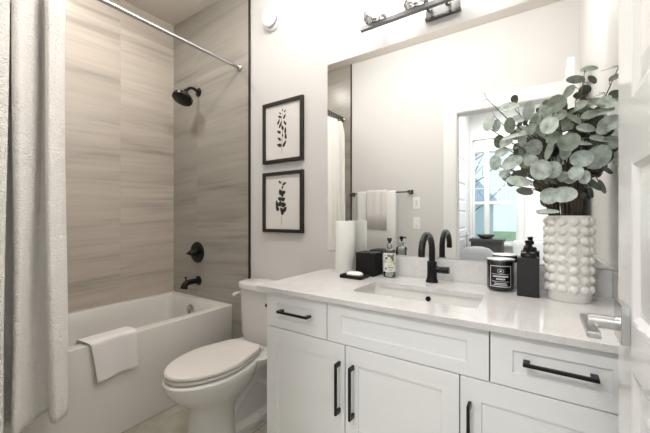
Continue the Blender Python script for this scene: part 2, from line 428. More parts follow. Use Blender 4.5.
# five panel door standing in the hall's left wall
d2 = door_leaf('door_2', -0.945, -0.91, -3.54, -2.78, 2.16, PAN)
h2 = thing('door_handle', None, None, (-0.91, -3.47, 0.955)); h2.parent = d2
b = new(); box(b, -.91, -.90, -3.50, -3.44, .915, .995, .002); obj('rose', b, M['nickel'], h2)
b = new(); tube(b, [(-.90, -3.47, .955), (-.862, -3.47, .955)], .010, 12); obj('neck', b, M['nickel'], h2, True)
b = new(); box(b, -.872, -.856, -3.478, -3.36, .947, .963, .003); obj('lever', b, M['nickel'], h2)
b = new(); box(b, -.96, -.94, -3.66, -3.545, 0, 2.36, .002); box(b, -.96, -.94, -2.775, -2.66, 0, 2.36, .002); box(b, -.96, -.94, -3.545, -2.775, 2.165, 2.36, .002)
struct('trim_5', b, M['trim'])
# window: two sashes side by side, blind panel at the top, rails and bars
b = new()
wf = .05
box(b, WX0 - .07, WX0, YH, YH + .02, WZ0 - .08, WZ1 + .08); box(b, WX1, WX1 + .08, YH, YH + .02, WZ0 - .08, WZ1 + .08)
box(b, WX0, WX1, YH, YH + .02, WZ1, WZ1 + .08); box(b, WX0 - .09, WX1 + .1, YH, YH + .05, WZ0 - .03, WZ0)
box(b, WX0, WX1, YH, YH + .02, WZ0 - .08, WZ0 - .03)
win = struct('window_1', b, M['trim'])
b = new()
MX = -0.72
yy0, yy1 = YH - .08, YH - .04
box(b, WX0, WX0 + .03, yy0, yy1, WZ0, WZ1); box(b, WX1 - .03, WX1, yy0, yy1, WZ0, WZ1)
box(b, MX - .035, MX + .035, yy0 - .01, yy1 + .02, WZ0, WZ1)
for z_ in ((WZ0, WZ0 + .04), (1.42, 1.47), (2.25, 2.30), (WZ1 - .03, WZ1)):
    for xa, xb in ((WX0 + .03, MX - .035), (MX + .035, WX1 - .03)): box(b, xa, xb, yy0, yy1, z_[0], z_[1])
obj('window_frame', b, M['trim'], win)
b = new()
for z_ in (1.68, 1.88, 2.07):
    for xa, xb in ((WX0 + .03, MX - .035), (MX + .035, WX1 - .03)): box(b, xa, xb, yy0 + .012, yy0 + .026, z_ - .007, z_ + .007)
for x_ in (-.57, -.45): box(b, x_ - .007, x_ + .007, yy0 + .013, yy0 + .025, 1.47, 2.25)
obj('glazing_bars', b, M['trim'], win)
b = new(); box(b, WX0 + .02, WX1 - .02, yy0 + .016, yy0 + .022, WZ0 + .02, WZ1 - .02); obj('pane', b, M['glass'], win)
b = new(); box(b, WX0 + .03, WX1 - .03, yy1 + .022, yy1 + .03, 2.27, WZ1 - .005); obj('roller_blind', b, M['linen'], win)
# outside the window
b = new(); box(b, -40, 40, -60, YH - .3, -1.3, -1.2); o = struct('ground', b, M['grass'])
hs = thing('house', 'pale blue house across the lawn seen through the window in the mirror', 'house', (-8, -20, -1.2))
b = new(); box(b, -14, -3, -26, -20, -1.2, 2.2); obj('wall', b, M['house'], hs)
b = new(); rings(b, [[(-14.5, -26.5, 2.2), (-2.5, -26.5, 2.2), (-2.5, -19.5, 2.2), (-14.5, -19.5, 2.2)], [(-13, -23.2, 4.2), (-4, -23.2, 4.2), (-4, -22.8, 4.2), (-13, -22.8, 4.2)]]); obj('roof', b, M['roof'], hs)
for x_ in (-12, -9, -6):
    b = new(); box(b, x_, x_ + 1.2, -19.99, -19.95, 0, 1.3); obj('window', b, M['fglass'], hs)
random.seed(5)
tr = thing('tree', 'bare tree on the lawn seen through the window in the mirror', 'tree', (-2.3, -10.5, -1.2))
b = new(); tube(b, [(-2.3, -10.5, -1.2), (-2.28, -10.5, 0.8), (-2.35, -10.5, 2.4), (-2.3, -10.5, 4.5)], [.11, .09, .07, .02], 8)
obj('trunk', b, M['bark'], tr, True)
b = new()
for i in range(26):
    z_ = random.uniform(.6, 4); a = random.uniform(0, 2 * PI); l = random.uniform(.6, 1.7)
    p = Vector((-2.3, -10.5, z_)); q = p + Vector((math.cos(a) * l, math.sin(a) * l, l * .8)); mid = (p + q) / 2 + Vector((0, 0, -.12))
    tube(b, [p, mid, q], [.028, .02, .006], 5)
    for j in range(2):
        e = mid + Vector((random.uniform(-.6, .6), random.uniform(-.6, .6), .5)); tube(b, [mid, e], [.012, .004], 4)
obj('branches', b, M['bark'], tr)

# furniture of the far room
cs = thing('console_table', 'dark grey console table under the window seen in the mirror', 'table', (-.62, -3.55, 0))
b = new(); box(b, -.86, -.42, -3.72, -3.38, .86, .90, .004); obj('tabletop', b, M['dwood'], cs)
b = new(); box(b, -.84, -.44, -3.70, -3.40, .42, .86, .004); obj('drawer_box', b, M['dwood'], cs)
for x_ in (-.83, -.47):
    for y_ in (-3.70, -3.43):
        b = new(); box(b, x_, x_ + .03, y_, y_ + .03, 0, .42, .003); obj('leg', b, M['dwood'], cs)
b = new(); lathe(b, (-.655, -3.5, .901), [(.04, 0), (.07, .008), (.10, .030), (.120, .062), (.114, .061), (.085, .030), (.01, .014)], n=30)
o = obj('bowl', b, M['bowl'], None, True); tag(o, 'shallow pewter bowl on the dark console under the window', 'bowl')
ac = thing('armchair', 'pale grey chair with rounded back in front of the dark console', 'chair', (-.70, -3.05, 0))
b = new(); rings(b, [superell(-.70, -3.05, .24, .03, .45 + .0, 3, 28), superell(-.70, -3.05, .24, .035, .62, 3, 28), superell(-.70, -3.05, .21, .035, .74, 3, 28), superell(-.70, -3.05, .14, .03, .80, 3, 28), superell(-.70, -3.05, .05, .015, .82, 2, 28)])
obj('backrest', b, M['grey'], ac, True)
b = new(); box(b, -.93, -.47, -3.35, -3.02, .36, .45, .03, 3); obj('seat', b, M['grey'], ac, True)
for x_ in (-.91, -.52):
    for y_ in (-3.33, -3.07):
        b = new(); box(b, x_, x_ + .03, y_, y_ + .03, 0, .36, .003); obj('leg', b, M['dwood'], ac)
ds = thing('dresser', 'white low dresser with ridged drawer fronts right of the console in the mirror', 'dresser', (-.15, -3.8, 0))
b = new(); box(b, -.33, .45, -4.07, -3.70, 0, .86, .004); obj('body', b, M['trim'], ds)
for i in range(4):
    b = new(); box(b, -.32, .44, -3.70, -3.685, .05 + i * .2, .235 + i * .2, .003); obj('drawer', b, M['trim'], ds)

# ------------------------------------------------------------ bathtub
tub = thing('bathtub', 'white alcove bathtub with a flat apron between tiled walls', 'bathtub', (-2.34, -0.76, 0))
def rrect(x0, x1, y0, y1, z, r, k=6):
    out = []
    for cx, cy, a0 in ((x1 - r, y1 - r, 0), (x0 + r, y1 - r, 90), (x0 + r, y0 + r, 180), (x1 - r, y0 + r, 270)):
        for i in range(k + 1):
            a = R(a0 + 90 * i / k); out.append((cx + r * math.cos(a), cy + r * math.sin(a), z))
    return out
TX0, TX1, TY0, TY1, TZ = XL + .002, -1.951, YB + .012, -.0105, .5443
b = new()
rings(b, [rrect(TX0, TX1 - .004, TY0, TY1, .001, .002), rrect(TX0, TX1 - .002, TY0, TY1, .30, .002), rrect(TX0, TX1 + .003, TY0, TY1, TZ - .010, .002), rrect(TX0, TX1 + .002, TY0, TY1, TZ - .003, .002), rrect(TX0, TX1 - .003, TY0, TY1, TZ + .001, .002),
          rrect(TX0 + .045, TX1 - .062, TY0 + .09, TY1 - .055, TZ, .04), rrect(TX0 + .053, TX1 - .070, TY0 + .10, TY1 - .063, TZ - .010, .045), rrect(TX0 + .065, TX1 - .085, TY0 + .14, TY1 - .075, TZ - .12, .07),
          rrect(TX0 + .10, TX1 - .12, TY0 + .28, TY1 - .11, TZ - .36, .10), rrect(TX0 + .15, TX1 - .17, TY0 + .34, TY1 - .16, TZ - .40, .10)])
o = obj('tub_shell', b, M['acrylic'], tub, True)
mod = o.modifiers.new('es', 'EDGE_SPLIT'); mod.split_angle = R(40)
b = new(); lathe(b, (-2.36, -.088, .46), [(.043, 0), (.043, -.008), (.036, -.014), (.006, -.016)], 'y', 24); box(b, -2.366, -2.354, -.112, -.102, .43, .47, .002)
obj('overflow_plate', b, M['chrome'], tub, True, label='chrome overflow plate')

# shower trim
t = thing('tub_spout', 'black tub spout below the shower valve', 'tub spout', (-2.366, -.011, .684))
b = new(); lathe(b, (-2.366, -.011, .684), [(.038, 0), (.038, -.008), (.030, -.014), (.022, -.016)], 'y', 24); obj('flange', b, M['black'], t, True)
b = new(); tube(b, spline([(-2.366, -.02, .684), (-2.366, -.08, .684), (-2.366, -.118, .680), (-2.366, -.138, .665), (-2.366, -.145, .638)], 4), [.023] * 9 + [.024] * 4 + [.027] * 4, 18); obj('spout', b, M['black'], t, True)
b = new(); tube(b, [(-2.366, -.128, .70), (-2.366, -.128, .722)], .006, 10); lathe(b, (-2.366, -.128, .720), [(.009, 0), (.010, .006), (.006, .012)], 'z', 12); obj('diverter_knob', b, M['black'], t, True)
t = thing('shower_valve', 'round black shower valve plate with a lever on the end wall', 'shower valve', (-2.382, -.011, .918))
b = new(); lathe(b, (-2.382, -.011, .918), [(.088, 0), (.088, -.006), (.082, -.012), (.03, -.016)], 'y', 40); obj('plate', b, M['black'], t, True)
b = new(); lathe(b, (-2.382, -.026, .918), [(.032, 0), (.030, -.03), (.024, -.045), (.018, -.06), (.004, -.064)], 'y', 24); obj('hub', b, M['black'], t, True)
b = new(); tube(b, [(-2.382, -.072, .918), (-2.406, -.076, .914), (-2.424, -.078, .911)], [.012, .011, .010], 12); obj('lever', b, M['black'], t, True)
t = thing('shower_fixture', 'black round shower head on a short arm high on the tiled end wall', 'shower head', (-2.366, -.011, 2.252))
b = new(); lathe(b, (-2.366, -.011, 2.252), [(.036, 0), (.036, -.006), (.022, -.014)], 'y', 24); obj('flange', b, M['black'], t, True)
b = new(); tube(b, spline([(-2.366, -.015, 2.252), (-2.366, -.06, 2.268), (-2.366, -.10, 2.256), (-2.366, -.128, 2.220)], 5), .0115, 12); obj('shower_arm', b, M['black'], t, True)
b = new()
ax = Vector((.10, -.42, -.9)).normalized(); c0 = Vector((-2.366, -.128, 2.226)); e1 = ax.orthogonal().normalized(); e2 = ax.cross(e1)
rings(b, [[tuple(c0 + ax * tt + r_ * (math.cos(2 * PI * i / 32) * e1 + math.sin(2 * PI * i / 32) * e2)) for i in range(32)] for r_, tt in ((.016, -.01), (.018, .01), (.035, .028), (.070, .060), (.079, .072), (.077, .090), (.070, .094), (.004, .094))])
obj('spray_head', b, M['black'], t, True)

# shower rod and curtain
RX, RZ = -1.863, 2.3243
t = thing('shower_rod', 'polished chrome shower curtain rod across the tub alcove', 'curtain rod', (RX, -.76, RZ))
b = new(); tube(b, [(RX, YB + .012, RZ), (RX, -.012, RZ)], .0127, 20); obj('rod', b, M['chrome'], t, True)
for y_, s in ((-.011, -1), (YB + .011, 1)):
    b = new(); lathe(b, (RX, y_, RZ), [(.026, 0), (.026, s * .008), (.018, s * .018), (.014, s * .02)], 'y', 20); obj('rod_flange', b, M['chrome'], t, True)
cur = thing('shower_curtain', 'white textured shower curtain gathered in folds at the left end of the tub', 'shower curtain', (-1.86, -1.28, .3))
P = [(-1.865, -1.058), (-1.835, -1.062), (-1.808, -1.082), (-1.790, -1.108), (-1.788, -1.120), (-1.806, -1.128), (-1.850, -1.118), (-1.900, -1.112), (-1.924, -1.128), (-1.915, -1.150), (-1.882, -1.175), (-1.842, -1.200), (-1.805, -1.226), (-1.785, -1.244), (-1.798, -1.258), (-1.840, -1.250),
     (-1.875, -1.236), (-1.915, -1.240), (-1.927, -1.262), (-1.915, -1.290), (-1.88, -1.302), (-1.84, -1.286), (-1.803, -1.276), (-1.787, -1.290), (-1.79, -1.335), (-1.83, -1.35), (-1.89, -1.345), (-1.92, -1.365), (-1.91, -1.390), (-1.84, -1.395), (-1.795, -1.408), (-1.80, -1.435), (-1.87, -1.442), (-1.92, -1.455), (-1.90, -1.478), (-1.85, -1.49)]
P = [(x if x > -1.86 else -1.86 + (x + 1.86) * .45, y) for x, y in P]
sp = spline([(x, y, 0) for x, y in P], 6)
random.seed(9)
b = new(); NZ = 60; z0, z1 = .30, 2.275
rows = []
for k in range(NZ + 1):
    f = k / NZ; z = z0 + (z1 - z0) * f
    amp = 1.03 - .10 * f - .6 * max(0, (f - .92) / .08) ** 1.5
    row = []
    for i, p in enumerate(sp):
        x = RX + .005 + (p.x - (RX + .005)) * amp + .004 * math.sin(z * 3.1 + i * .13)
        y = p.y + .006 * math.sin(z * 2.3 + i * .07) + (.012 * f - .006)
        y += -.006 - .012 * f * math.exp(-((p.y + 1.07) / .04) ** 2) - .032 * f * math.exp(-((p.y + 1.122) / .022) ** 2) + .018 * f * math.exp(-((p.y + 1.19) / .02) ** 2)
        zz = z + (.008 * math.sin(i * .21) + (.018 if p.x < -1.88 else 0)) * max(0, 1 - f * 8)
        row.append(b.verts.new((x, y, zz)))
    rows.append(row)
for a_, c_ in zip(rows, rows[1:]):
    for i in range(len(a_) - 1): b.faces.new((a_[i], a_[i + 1], c_[i + 1], c_[i]))
o = obj('curtain_fabric', b, M['curtain'], cur, True)
sm = o.modifiers.new('thick', 'SOLIDIFY'); sm.thickness = .0022; sm.offset = 0
for i in range(12):
    y_ = -1.085 - i * .036
    b = new(); n_ = 16
    tube(b, [(RX + .002 * math.sin(i), y_ + .004 * math.cos(k * .8), RZ - .010) + Vector((.026 * math.sin(2 * PI * k / n_), 0, .030 * math.cos(2 * PI * k / n_))) if False else Vector((RX + .022 * math.sin(2 * PI * k / n_), y_ + .002 * math.sin(k), RZ - .012 + .030 * math.cos(2 * PI * k / n_))) for k in range(n_ + 1)], .0035, 7)
    obj('curtain_ring', b, M['black'], cur, True)

# towel draped over the tub rim
tw = new()
prof = [(-2.075, .47), (-2.045, .545), (-2.035, .553), (-1.965, .556), (-1.948, .550), (-1.941, .535), (-1.938, .45), (-1.934, .345)]
prof = [p for p in spline([(x, z, 0) for x, z in prof], 5)]
rows = []
NY = 20
tot = len(prof) - 1
for j in range(NY + 1):
    v = j / NY; row = []
    for i, p in enumerate(prof):
        f = i / tot
        y = -.966 + v * .248 + (f ** 2) * (.056 * (1 - v) + .010 * v)
        row.append(tw.verts.new((p.x + (.005 * math.sin(v * 7 + 1) * f * f), y, p.y + .012 * f * v - .002 * math.sin(v * 9) * f * f)))
    rows.append(row)
for a_, c_ in zip(rows, rows[1:]):
    for i in range(len(a_) - 1): tw.faces.new((a_[i], a_[i + 1], c_[i + 1], c_[i]))
o = obj('hand_towel', tw, M['linen'], None, True); sm = o.modifiers.new('thick', 'SOLIDIFY'); sm.thickness = .007; sm.offset = 1
bv = o.modifiers.new('round', 'BEVEL'); bv.width = .0025; bv.segments = 2
tag(o, 'small white towel draped over the front rim of the bathtub', 'towel')
TOWEL = o

# ------------------------------------------------------------ toilet
TC = -1.483
to = thing('toilet', 'white two piece toilet with closed lid between tub and vanity', 'toilet', (TC, -.4, 0))
b = new()
def egg(cx, yf, yb, hx, z, n=44, pf=2.0, pb=2.6):
    cy = yb + (yf - yb) * .45; out = []
    for i in range(n):
        a = 2 * PI * i / n; c, s = math.cos(a), math.sin(a)
        if s < 0: L = cy - yf; p = pf
        else: L = yb - cy; p = pb
        out.append((cx + hx * math.copysign(abs(c) ** (2 / p), c), cy + L * math.copysign(abs(s) ** (2 / p), s), z))
    return out
rings(b, [egg(TC, -.676, -.43, .126, .001), egg(TC, -.676, -.43, .126, .03), egg(TC, -.668, -.43, .114, .06), egg(TC, -.662, -.43, .108, .16), egg(TC, -.665, -.42, .112, .215), egg(TC, -.690, -.38, .132, .250), egg(TC, -.735, -.32, .160, .290),
          egg(TC, -.772, -.30, .180, .330), egg(TC, -.792, -.29, .189, .368), egg(TC, -.795, -.285, .191, .392), egg(TC, -.786, -.285, .186, .400)])
# trapway and deck behind
rings(b, [superell(TC, -.30, .115, .20, .001, 3.2), superell(TC, -.30, .115, .20, .035, 3.2), superell(TC, -.30, .082, .185, .06, 3), superell(TC, -.30, .078, .18, .17, 3), superell(TC, -.29, .090, .17, .25, 3), superell(TC, -.25, .125, .17, .32, 3), superell(TC, -.215, .175, .165, .37, 3.4), superell(TC, -.205, .19, .175, .40, 3.6), superell(TC, -.205, .185, .17, .405, 3.6)])
# ridges of the trapway on both sides
for s in (-1, 1):
    tube(b, spline([(TC + s * .05, -.44, .12), (TC + s * .062, -.38, .20), (TC + s * .066, -.30, .25), (TC + s * .066, -.23, .22), (TC + s * .062, -.17, .15), (TC + s * .062, -.13, .05)], 5), .032, 12)
obj('bowl', b, M['ceramic'], to, True)
def seatring(d, z):
    out = []
    for (x, y, zz) in egg(TC - .004, -.784 + d, -.262 - d * .3, .176 - d, z, 60, 2.05, 14):
        cy = -.262 + (-.784 + .262) * .45
        s = max(0, (y - cy) / (-.262 - cy)); out.append((TC + (x - TC) * (1 - .42 * s ** 1.7), y, zz))
    return out
b = new()
rings(b, [seatring(.014, .4005), seatring(.014, .406), seatring(.003, .4065), seatring(0, .410), seatring(0, .419), seatring(.005, .423)]); obj('seat', b, M['toiletseat'], to, True)
b = new(); rings(b, [seatring(.012, .4235), seatring(.012, .428), seatring(.001, .4285), seatring(-.002, .431), seatring(-.002, .441), seatring(.003, .447), seatring(.03, .4505), seatring(.12, .452)]); obj('lid', b, M['toiletseat'], to, True)
for s in (-1, 1):
    b = new(); box(b, TC + s * .075 - .022, TC + s * .075 + .022, -.262, -.240, .4065, .430, .006, 3); obj('hinge', b, M['plast'], to, True)
    b = new(); lathe(b, (TC + s * .093, -.30, .035), [(.012, 0), (.012, .012), (.008, .018)], 'z', 14); obj('bolt_cap', b, M['plast'], to, True)
b = new()
TCX = -1.475
rings(b, [superell(TCX, -.115, .170, .078, .408, 4), superell(TCX, -.115, .176, .084, .425, 4), superell(TCX, -.115, .186, .088, .45, 4.5), superell(TCX, -.115, .200, .093, .56, 3.4), superell(TCX, -.115, .210, .097, .742, 3.2)])
obj('tank', b, M['ceramic'], to, True)
b = new()
rings(b, [superell(TCX, -.115, .217, .100, .7425, 3.0), superell(TCX, -.115, .227, .107, .748, 3.0), superell(TCX, -.115, .229, .108, .766, 3.0), superell(TCX, -.115, .224, .103, .780, 3.0), superell(TCX, -.115, .190, .080, .789, 2.8), superell(TCX, -.115, .1, .04, .792, 3)])
obj('tank_lid', b, M['ceramic'], to, True)
b = new(); lathe(b, (TCX - .210, -.15, .700), [(.014, 0), (.014, -.010)], 'x', 14); tube(b, [(TCX - .222, -.15, .700), (TCX - .230, -.17, .699), (TCX - .228, -.205, .694)], [.009, .010, .011], 12); obj('flush_lever', b, M['plast'], to, True)

# pictures
def picture(label, x0, x1, z0, z1, leaves, stem):
    t = thing('framed_print', label, 'picture', ((x0 + x1) / 2, -.001, (z0 + z1) / 2))
    b = new(); fw = .023; y0 = -.024
    def L(i, y): return [(x0 + i, y, z0 + i), (x1 - i, y, z0 + i), (x1 - i, y, z1 - i), (x0 + i, y, z1 - i)]
    rings(b, [L(0, -.001), L(0, y0 + .002), L(.002, y0), L(fw - .002, y0), L(fw, y0 + .002), L(fw, -.010)], False, False)
    obj('frame', b, M['frame'], t)
    b = new(); box(b, x0 + fw - .002, x1 - fw + .002, -.011, -.003, z0 + fw - .002, z1 - fw + .002); pr = obj('print', b, M['art'], t)
    b = new(); W, Hh = x1 - x0, z1 - z0
    P2 = lambda q: (x0 + q[0] * W, z0 + q[1] * Hh)
    sp_ = [P2(q) for q in stem]
    tube(b, spline([(x, -.0115, z) for x, z in sp_], 5), .0009, 4)
    for (u, v, a, l, wd) in leaves:
        x, z = P2((u, v)); n = 12; a = R(a)
        pts = []
        for k in range(n):
            th = 2 * PI * k / n; px_ = l * math.cos(th) * .5; pz_ = wd * math.sin(th) * .5 * (1 - .35 * math.cos(th))
            pts.append((x + px_ * math.cos(a) - pz_ * math.sin(a), z + px_ * math.sin(a) + pz_ * math.cos(a)))
        rings(b, [[(p[0], -.0111, p[1]) for p in pts], [(p[0], -.0125, p[1]) for p in pts]])
    sg = obj('printed_sprig', b, M['ink'], pr)
    return t
lf = []
random.seed(2)
for (u, v, a_, l_, w_) in ((.50, .845, 100, .020, .008), (.44, .80, 140, .020, .010), (.56, .82, 50, .022, .009), (.43, .745, 150, .034, .015), (.55, .735, 60, .034, .015), (.40, .665, 60, .040, .013), (.45, .615, 60, .050, .014), (.56, .63, 120, .036, .015),
                           (.50, .56, 110, .036, .018), (.41, .50, 150, .038, .018), (.57, .51, 85, .042, .016), (.42, .385, 140, .038, .016), (.58, .415, 95, .040, .017), (.42, .285, 165, .042, .022), (.55, .295, 55, .050, .018), (.50, .44, 90, .022, .010)):
    lf.append((u, v, a_, l_, w_))
picture('dark framed print of a slender black leaf sprig, the upper one', -1.6177, -1.263, 1.5805, 1.9969, lf, [(.49, .14), (.48, .3), (.50, .5), (.47, .65), (.50, .79)])
lf = [(.43, .83, 140, .030, .014), (.55, .80, 30, .034, .016), (.50, .745, 60, .022, .012), (.45, .665, 110, .042, .030), (.53, .655, 20, .034, .026), (.50, .615, 60, .026, .02), (.43, .555, 160, .036, .026), (.52, .545, 20, .034, .028), (.36, .47, 100, .050, .024), (.44, .475, 60, .040, .030), (.53, .455, 10, .042, .034), (.37, .395, 130, .036, .026), (.48, .37, 120, .040, .026), (.56, .38, 50, .044, .026), (.50, .325, 80, .030, .022)]
picture('dark framed print of black rounded leaves, the lower one', -1.6177, -1.263, 1.108, 1.5182, lf, [(.47, .12), (.48, .3), (.46, .5), (.50, .7), (.48, .84)])

# smoke alarm
t = thing('smoke_alarm', 'round white smoke alarm high on the wall above the pictures', 'smoke alarm', (-1.535, -.001, 2.575))
b = new(); lathe(b, (-1.535, -.001, 2.575), [(.078, 0), (.078, -.014), (.074, -.020), (.060, -.022)], 'y', 40); obj('base', b, M['plast'], t, True)
b = new(); lathe(b, (-1.535, -.0235, 2.575), [(.055, 0), (.055, -.010)], 'y', 40); obj('vent_ring', b, M['black'], t, True)
b = new(); lathe(b, (-1.535, -.034, 2.575), [(.062, 0), (.066, -.005), (.064, -.016), (.056, -.022), (.02, -.024)], 'y', 40); obj('cover', b, M['plast'], t, True)

# ------------------------------------------------------------ vanity
CT, CB, YC = .905, .8843, -.6135
FY = -.590                       # front faces of doors and drawers
CX0, CX1 = -1.022, .206
va = thing('vanity_cabinet', 'white shaker vanity cabinet with black bar pulls', 'cabinet', (-.4, -.3, 0))
b = new(); box(b, CX0, CX0 + .018, -.569, -.001, .10, CB - .0005); box(b, CX1 - .018, CX1, -.569, -.001, .10, CB - .0005); box(b, CX0 + .018, CX1 - .018, -.569, -.555, .10, CB - .0005); box(b, CX0 + .018, CX1 - .018, -.012, -.001, .10, CB - .0005); box(b, CX0 + .018, CX1 - .018, -.555, -.012, .10, .118); box(b, CX0, CX1, -.52, -.001, .001, .10); box(b, CX0, CX0 + .018, -.5885, -.569, .10, CB - .0005)
box(b, CX1, XR - .001, -.580, -.02, .001, CB - .0005)
obj('carcass', b, M['cab'], va)
b = new(); box(b, CX0 + .018, CX1 - .001, -.5705, -.5693, .105, CB - .001); obj('face_reveal', b, M['cabin'], va)
def pull(parent, a, bb, vertical=False):
    b = new(); y = FY; s = .0046; yo = -.030
    if vertical:
        x, z0, z1 = a[0], a[1], bb[1]
        box(b, x - s, x + s, y + yo - s, y + yo + s, z0, z1, .0012)
        for z in (z0, z1 - .016): box(b, x - s, x + s, y + yo + s - .001, y - .0003, z, z + .016, .001)
    else:
        z, x0, x1 = a[1], a[0], bb[0]
        box(b, x0, x1, y + yo - s, y + yo + s, z - s, z + s, .0012)
        for x in (x0, x1 - .016): box(b, x, x + .016, y + yo + s - .001, y - .0003, z - s, z + s, .001)
    return obj('handle', b, M['black'], parent)
g = .0018
def front(name, x0, x1, z0, z1, label=None, rail=(.062, .043)):
    b = new(); y = FY
    rx, rz = rail
    def L(ix, iz, yy): return [(x0 + g + ix, yy, z0 + g + iz), (x1 - g - ix, yy, z0 + g + iz), (x1 - g - ix, yy, z1 - g - iz), (x0 + g + ix, yy, z1 - g - iz)]
    rings(b, [L(0, 0, y + .019), L(0, 0, y + .001), L(.001, .001, y), L(rx - g, rz - g, y), L(rx - g + .0025, rz - g + .0025, y + .0065)], True, True)
    return obj(name, b, M['cab'], va, label=label)
ZG = .727
dr = front('drawer', CX0 + .001, -.697, ZG, CB - .006); pull(dr, (-.934, .808), (-.773, .808))
front('false_front', -.697, -.124, ZG, CB - .006, 'fixed panel in front of the sink')
dr = front('drawer', -.124, CX1, ZG, CB - .006, rail=(.058, .043)); pull(dr, (-.040, .812), (.120, .812))
d = front('door', CX0 + .001, -.615, .10, ZG, rail=(.060, .068)); pull(d, (-.638, .467), (-.638, .661), True)
d = front('door', -.615, -.2065, .10, ZG, rail=(.055, .066)); pull(d, (-.578, .467), (-.578, .661), True)
d = front('door', -.2065, CX1, .10, ZG, rail=(.060, .066)); pull(d, (-.177, .467), (-.177, .655), True)

ct = thing('countertop', 'white speckled quartz countertop with low backsplash', 'countertop', (-.4, -.3, CT))
SX0, SX1, SY0, SY1 = -.655, -.178, -.468, -.232
b = new()
X0, X1, Y1 = -1.0608, XR - .001, -.001
def plate(z0, z1):
    box(b, X0, SX0, YC, Y1, z0, z1); box(b, SX1, X1, YC, Y1, z0, z1); box(b, SX0, SX1, YC, SY0, z0, z1); box(b, SX0, SX1, SY1, Y1, z0, z1)
# top with rounded sink cut-out: outer rectangle split and skinned to the hole
def hole(z, r=.018): return rrect(SX0, SX1, SY0, SY1, z, r, 4)
def outer(z):
    # points projected from the hole outwards, matching the hole loop order
    out = []
    for (x, y, _) in hole(z):
        dx = (x - (SX0 + SX1) / 2) / ((SX1 - SX0) / 2); dy = (y - (SY0 + SY1) / 2) / ((SY1 - SY0) / 2)
        s = max(abs(dx), abs(dy)); dx /= s; dy /= s
        xx = (X0 if dx < 0 else X1) if abs(dx) > .999 else None
        yy = (YC if dy < 0 else Y1) if abs(dy) > .999 else None
        if xx is not None and yy is None: yy = YC + (Y1 - YC) * (dy + 1) / 2
        if yy is not None and xx is None: xx = X0 + (X1 - X0) * (dx + 1) / 2
        out.append((xx, yy, z))
    return out
H_, O_ = hole(CT), outer(CT)
# make sure the four corners exist: snap the nearest loop point of each quadrant
for cx, cy in ((X0, YC), (X0, Y1), (X1, YC), (X1, Y1)):
    k = min(range(len(O_)), key=lambda i: ((O_[i][0] - cx) / (X1 - X0)) ** 2 + ((O_[i][1] - cy) / (Y1 - YC)) ** 2)
    O_[k] = (cx, cy, CT)
Ob = [(p[0], p[1], CB) for p in O_]; Hb = [(p[0], p[1], CB) for p in H_]
e_ = .0015
Oc = [(p[0], p[1], CT - e_) for p in O_]
Oi = [(min(max(p[0], X0 + e_), X1 - e_), min(max(p[1], YC + e_), Y1 - e_), CT) for p in O_]
rings(b, [Hb, Ob, Oc, Oi, H_, Hb], False, False)
bmesh.ops.remove_doubles(b, verts=b.verts[:], dist=1e-6)
obj('slab', b, M['quartz'], ct)
b = new(); box(b, X0, X1 - .0205, -.020, -.001, CT + .0003, 1.006, .001); obj('backsplash', b, M['quartz'], ct)
b = new(); box(b, X1 - .020, X1, YC + .001, -.001, CT + .0003, 1.006, .001); obj('side_splash', b, M['quartz'], ct)

sk = thing('sink', 'white rectangular undermount sink set into the quartz countertop', 'sink', (-.416, -.35, .75))
b = new(); s_ = .004
S = lambda d, z, r: rrect(SX0 + d, SX1 - d, SY0 + d, SY1 - d, z, r, 5)
rings(b, [S(-.030, .8835, .02), S(-.005, .8835, .02), S(-.004, .875, .022), S(.006, .82, .03), S(.016, .765, .04), S(.045, .742, .05), S(.10, .737, .02)], False, True)
rings(b, [S(-.030, .8835, .02), S(-.030, .87, .02), S(-.012, .86, .02), S(-.010, .73, .03), S(.10, .722, .02)], False, True)
obj('basin', b, M['ceramic'], sk, True)
b = new(); lathe(b, (-.416, -.35, .7385), [(.03, 0), (.03, .002), (.022, .003), (.02, .001), (.003, .001)], 'z', 24); obj('drain', b, M['black'], sk, True, label='black drain')
b = new(); lathe(b, (-.405, -.2315, .857), [(.011, 0), (.011, -.006), (.006, -.0062)], 'y', 20, mi=0); obj('overflow', b, M['black'], sk, True, label='black overflow ring')

fa = thing('faucet', 'matte black gooseneck faucet with side lever behind the sink', 'faucet', (-.426, -.10, CT))
fx, fy = -.426, -.100
b = new(); lathe(b, (fx, fy, CT + .0005), [(.0285, 0), (.0285, .004), (.0245, .014), (.0220, .03), (.0220, .096), (.020, .098), (.013, .099)], 'z', 32); obj('body', b, M['black'], fa, True)
arc = [(fx, fy, CT + .085), (fx, fy, 1.052)]
r_ = .080
for k in range(1, 15):
    a = PI * k / 14; arc.append((fx, fy - r_ + r_ * math.cos(a), 1.052 + r_ * math.sin(a)))
arc.append((fx, fy - 2 * r_, 1.040))
b = new(); tube(b, arc, .0145, 20); obj('spout', b, M['black'], fa, True)
b = new(); lathe(b, (fx + .018, fy, .966), [(.0155, 0), (.0155, .022), (.0125, .0225), (.0125, .0245), (.0165, .025), (.0165, .058), (.015, .060)], 'x', 24); obj('lever', b, M['black'], fa, True)

# mirror
b = new(); box(b, -1.0818, .2476, -.006, -.001, 1.0105, 2.143, .0012, 1)
mi = obj('wall_mirror', b, M['mirror']); tag(mi, 'large frameless wall mirror above the vanity backsplash', 'mirror')

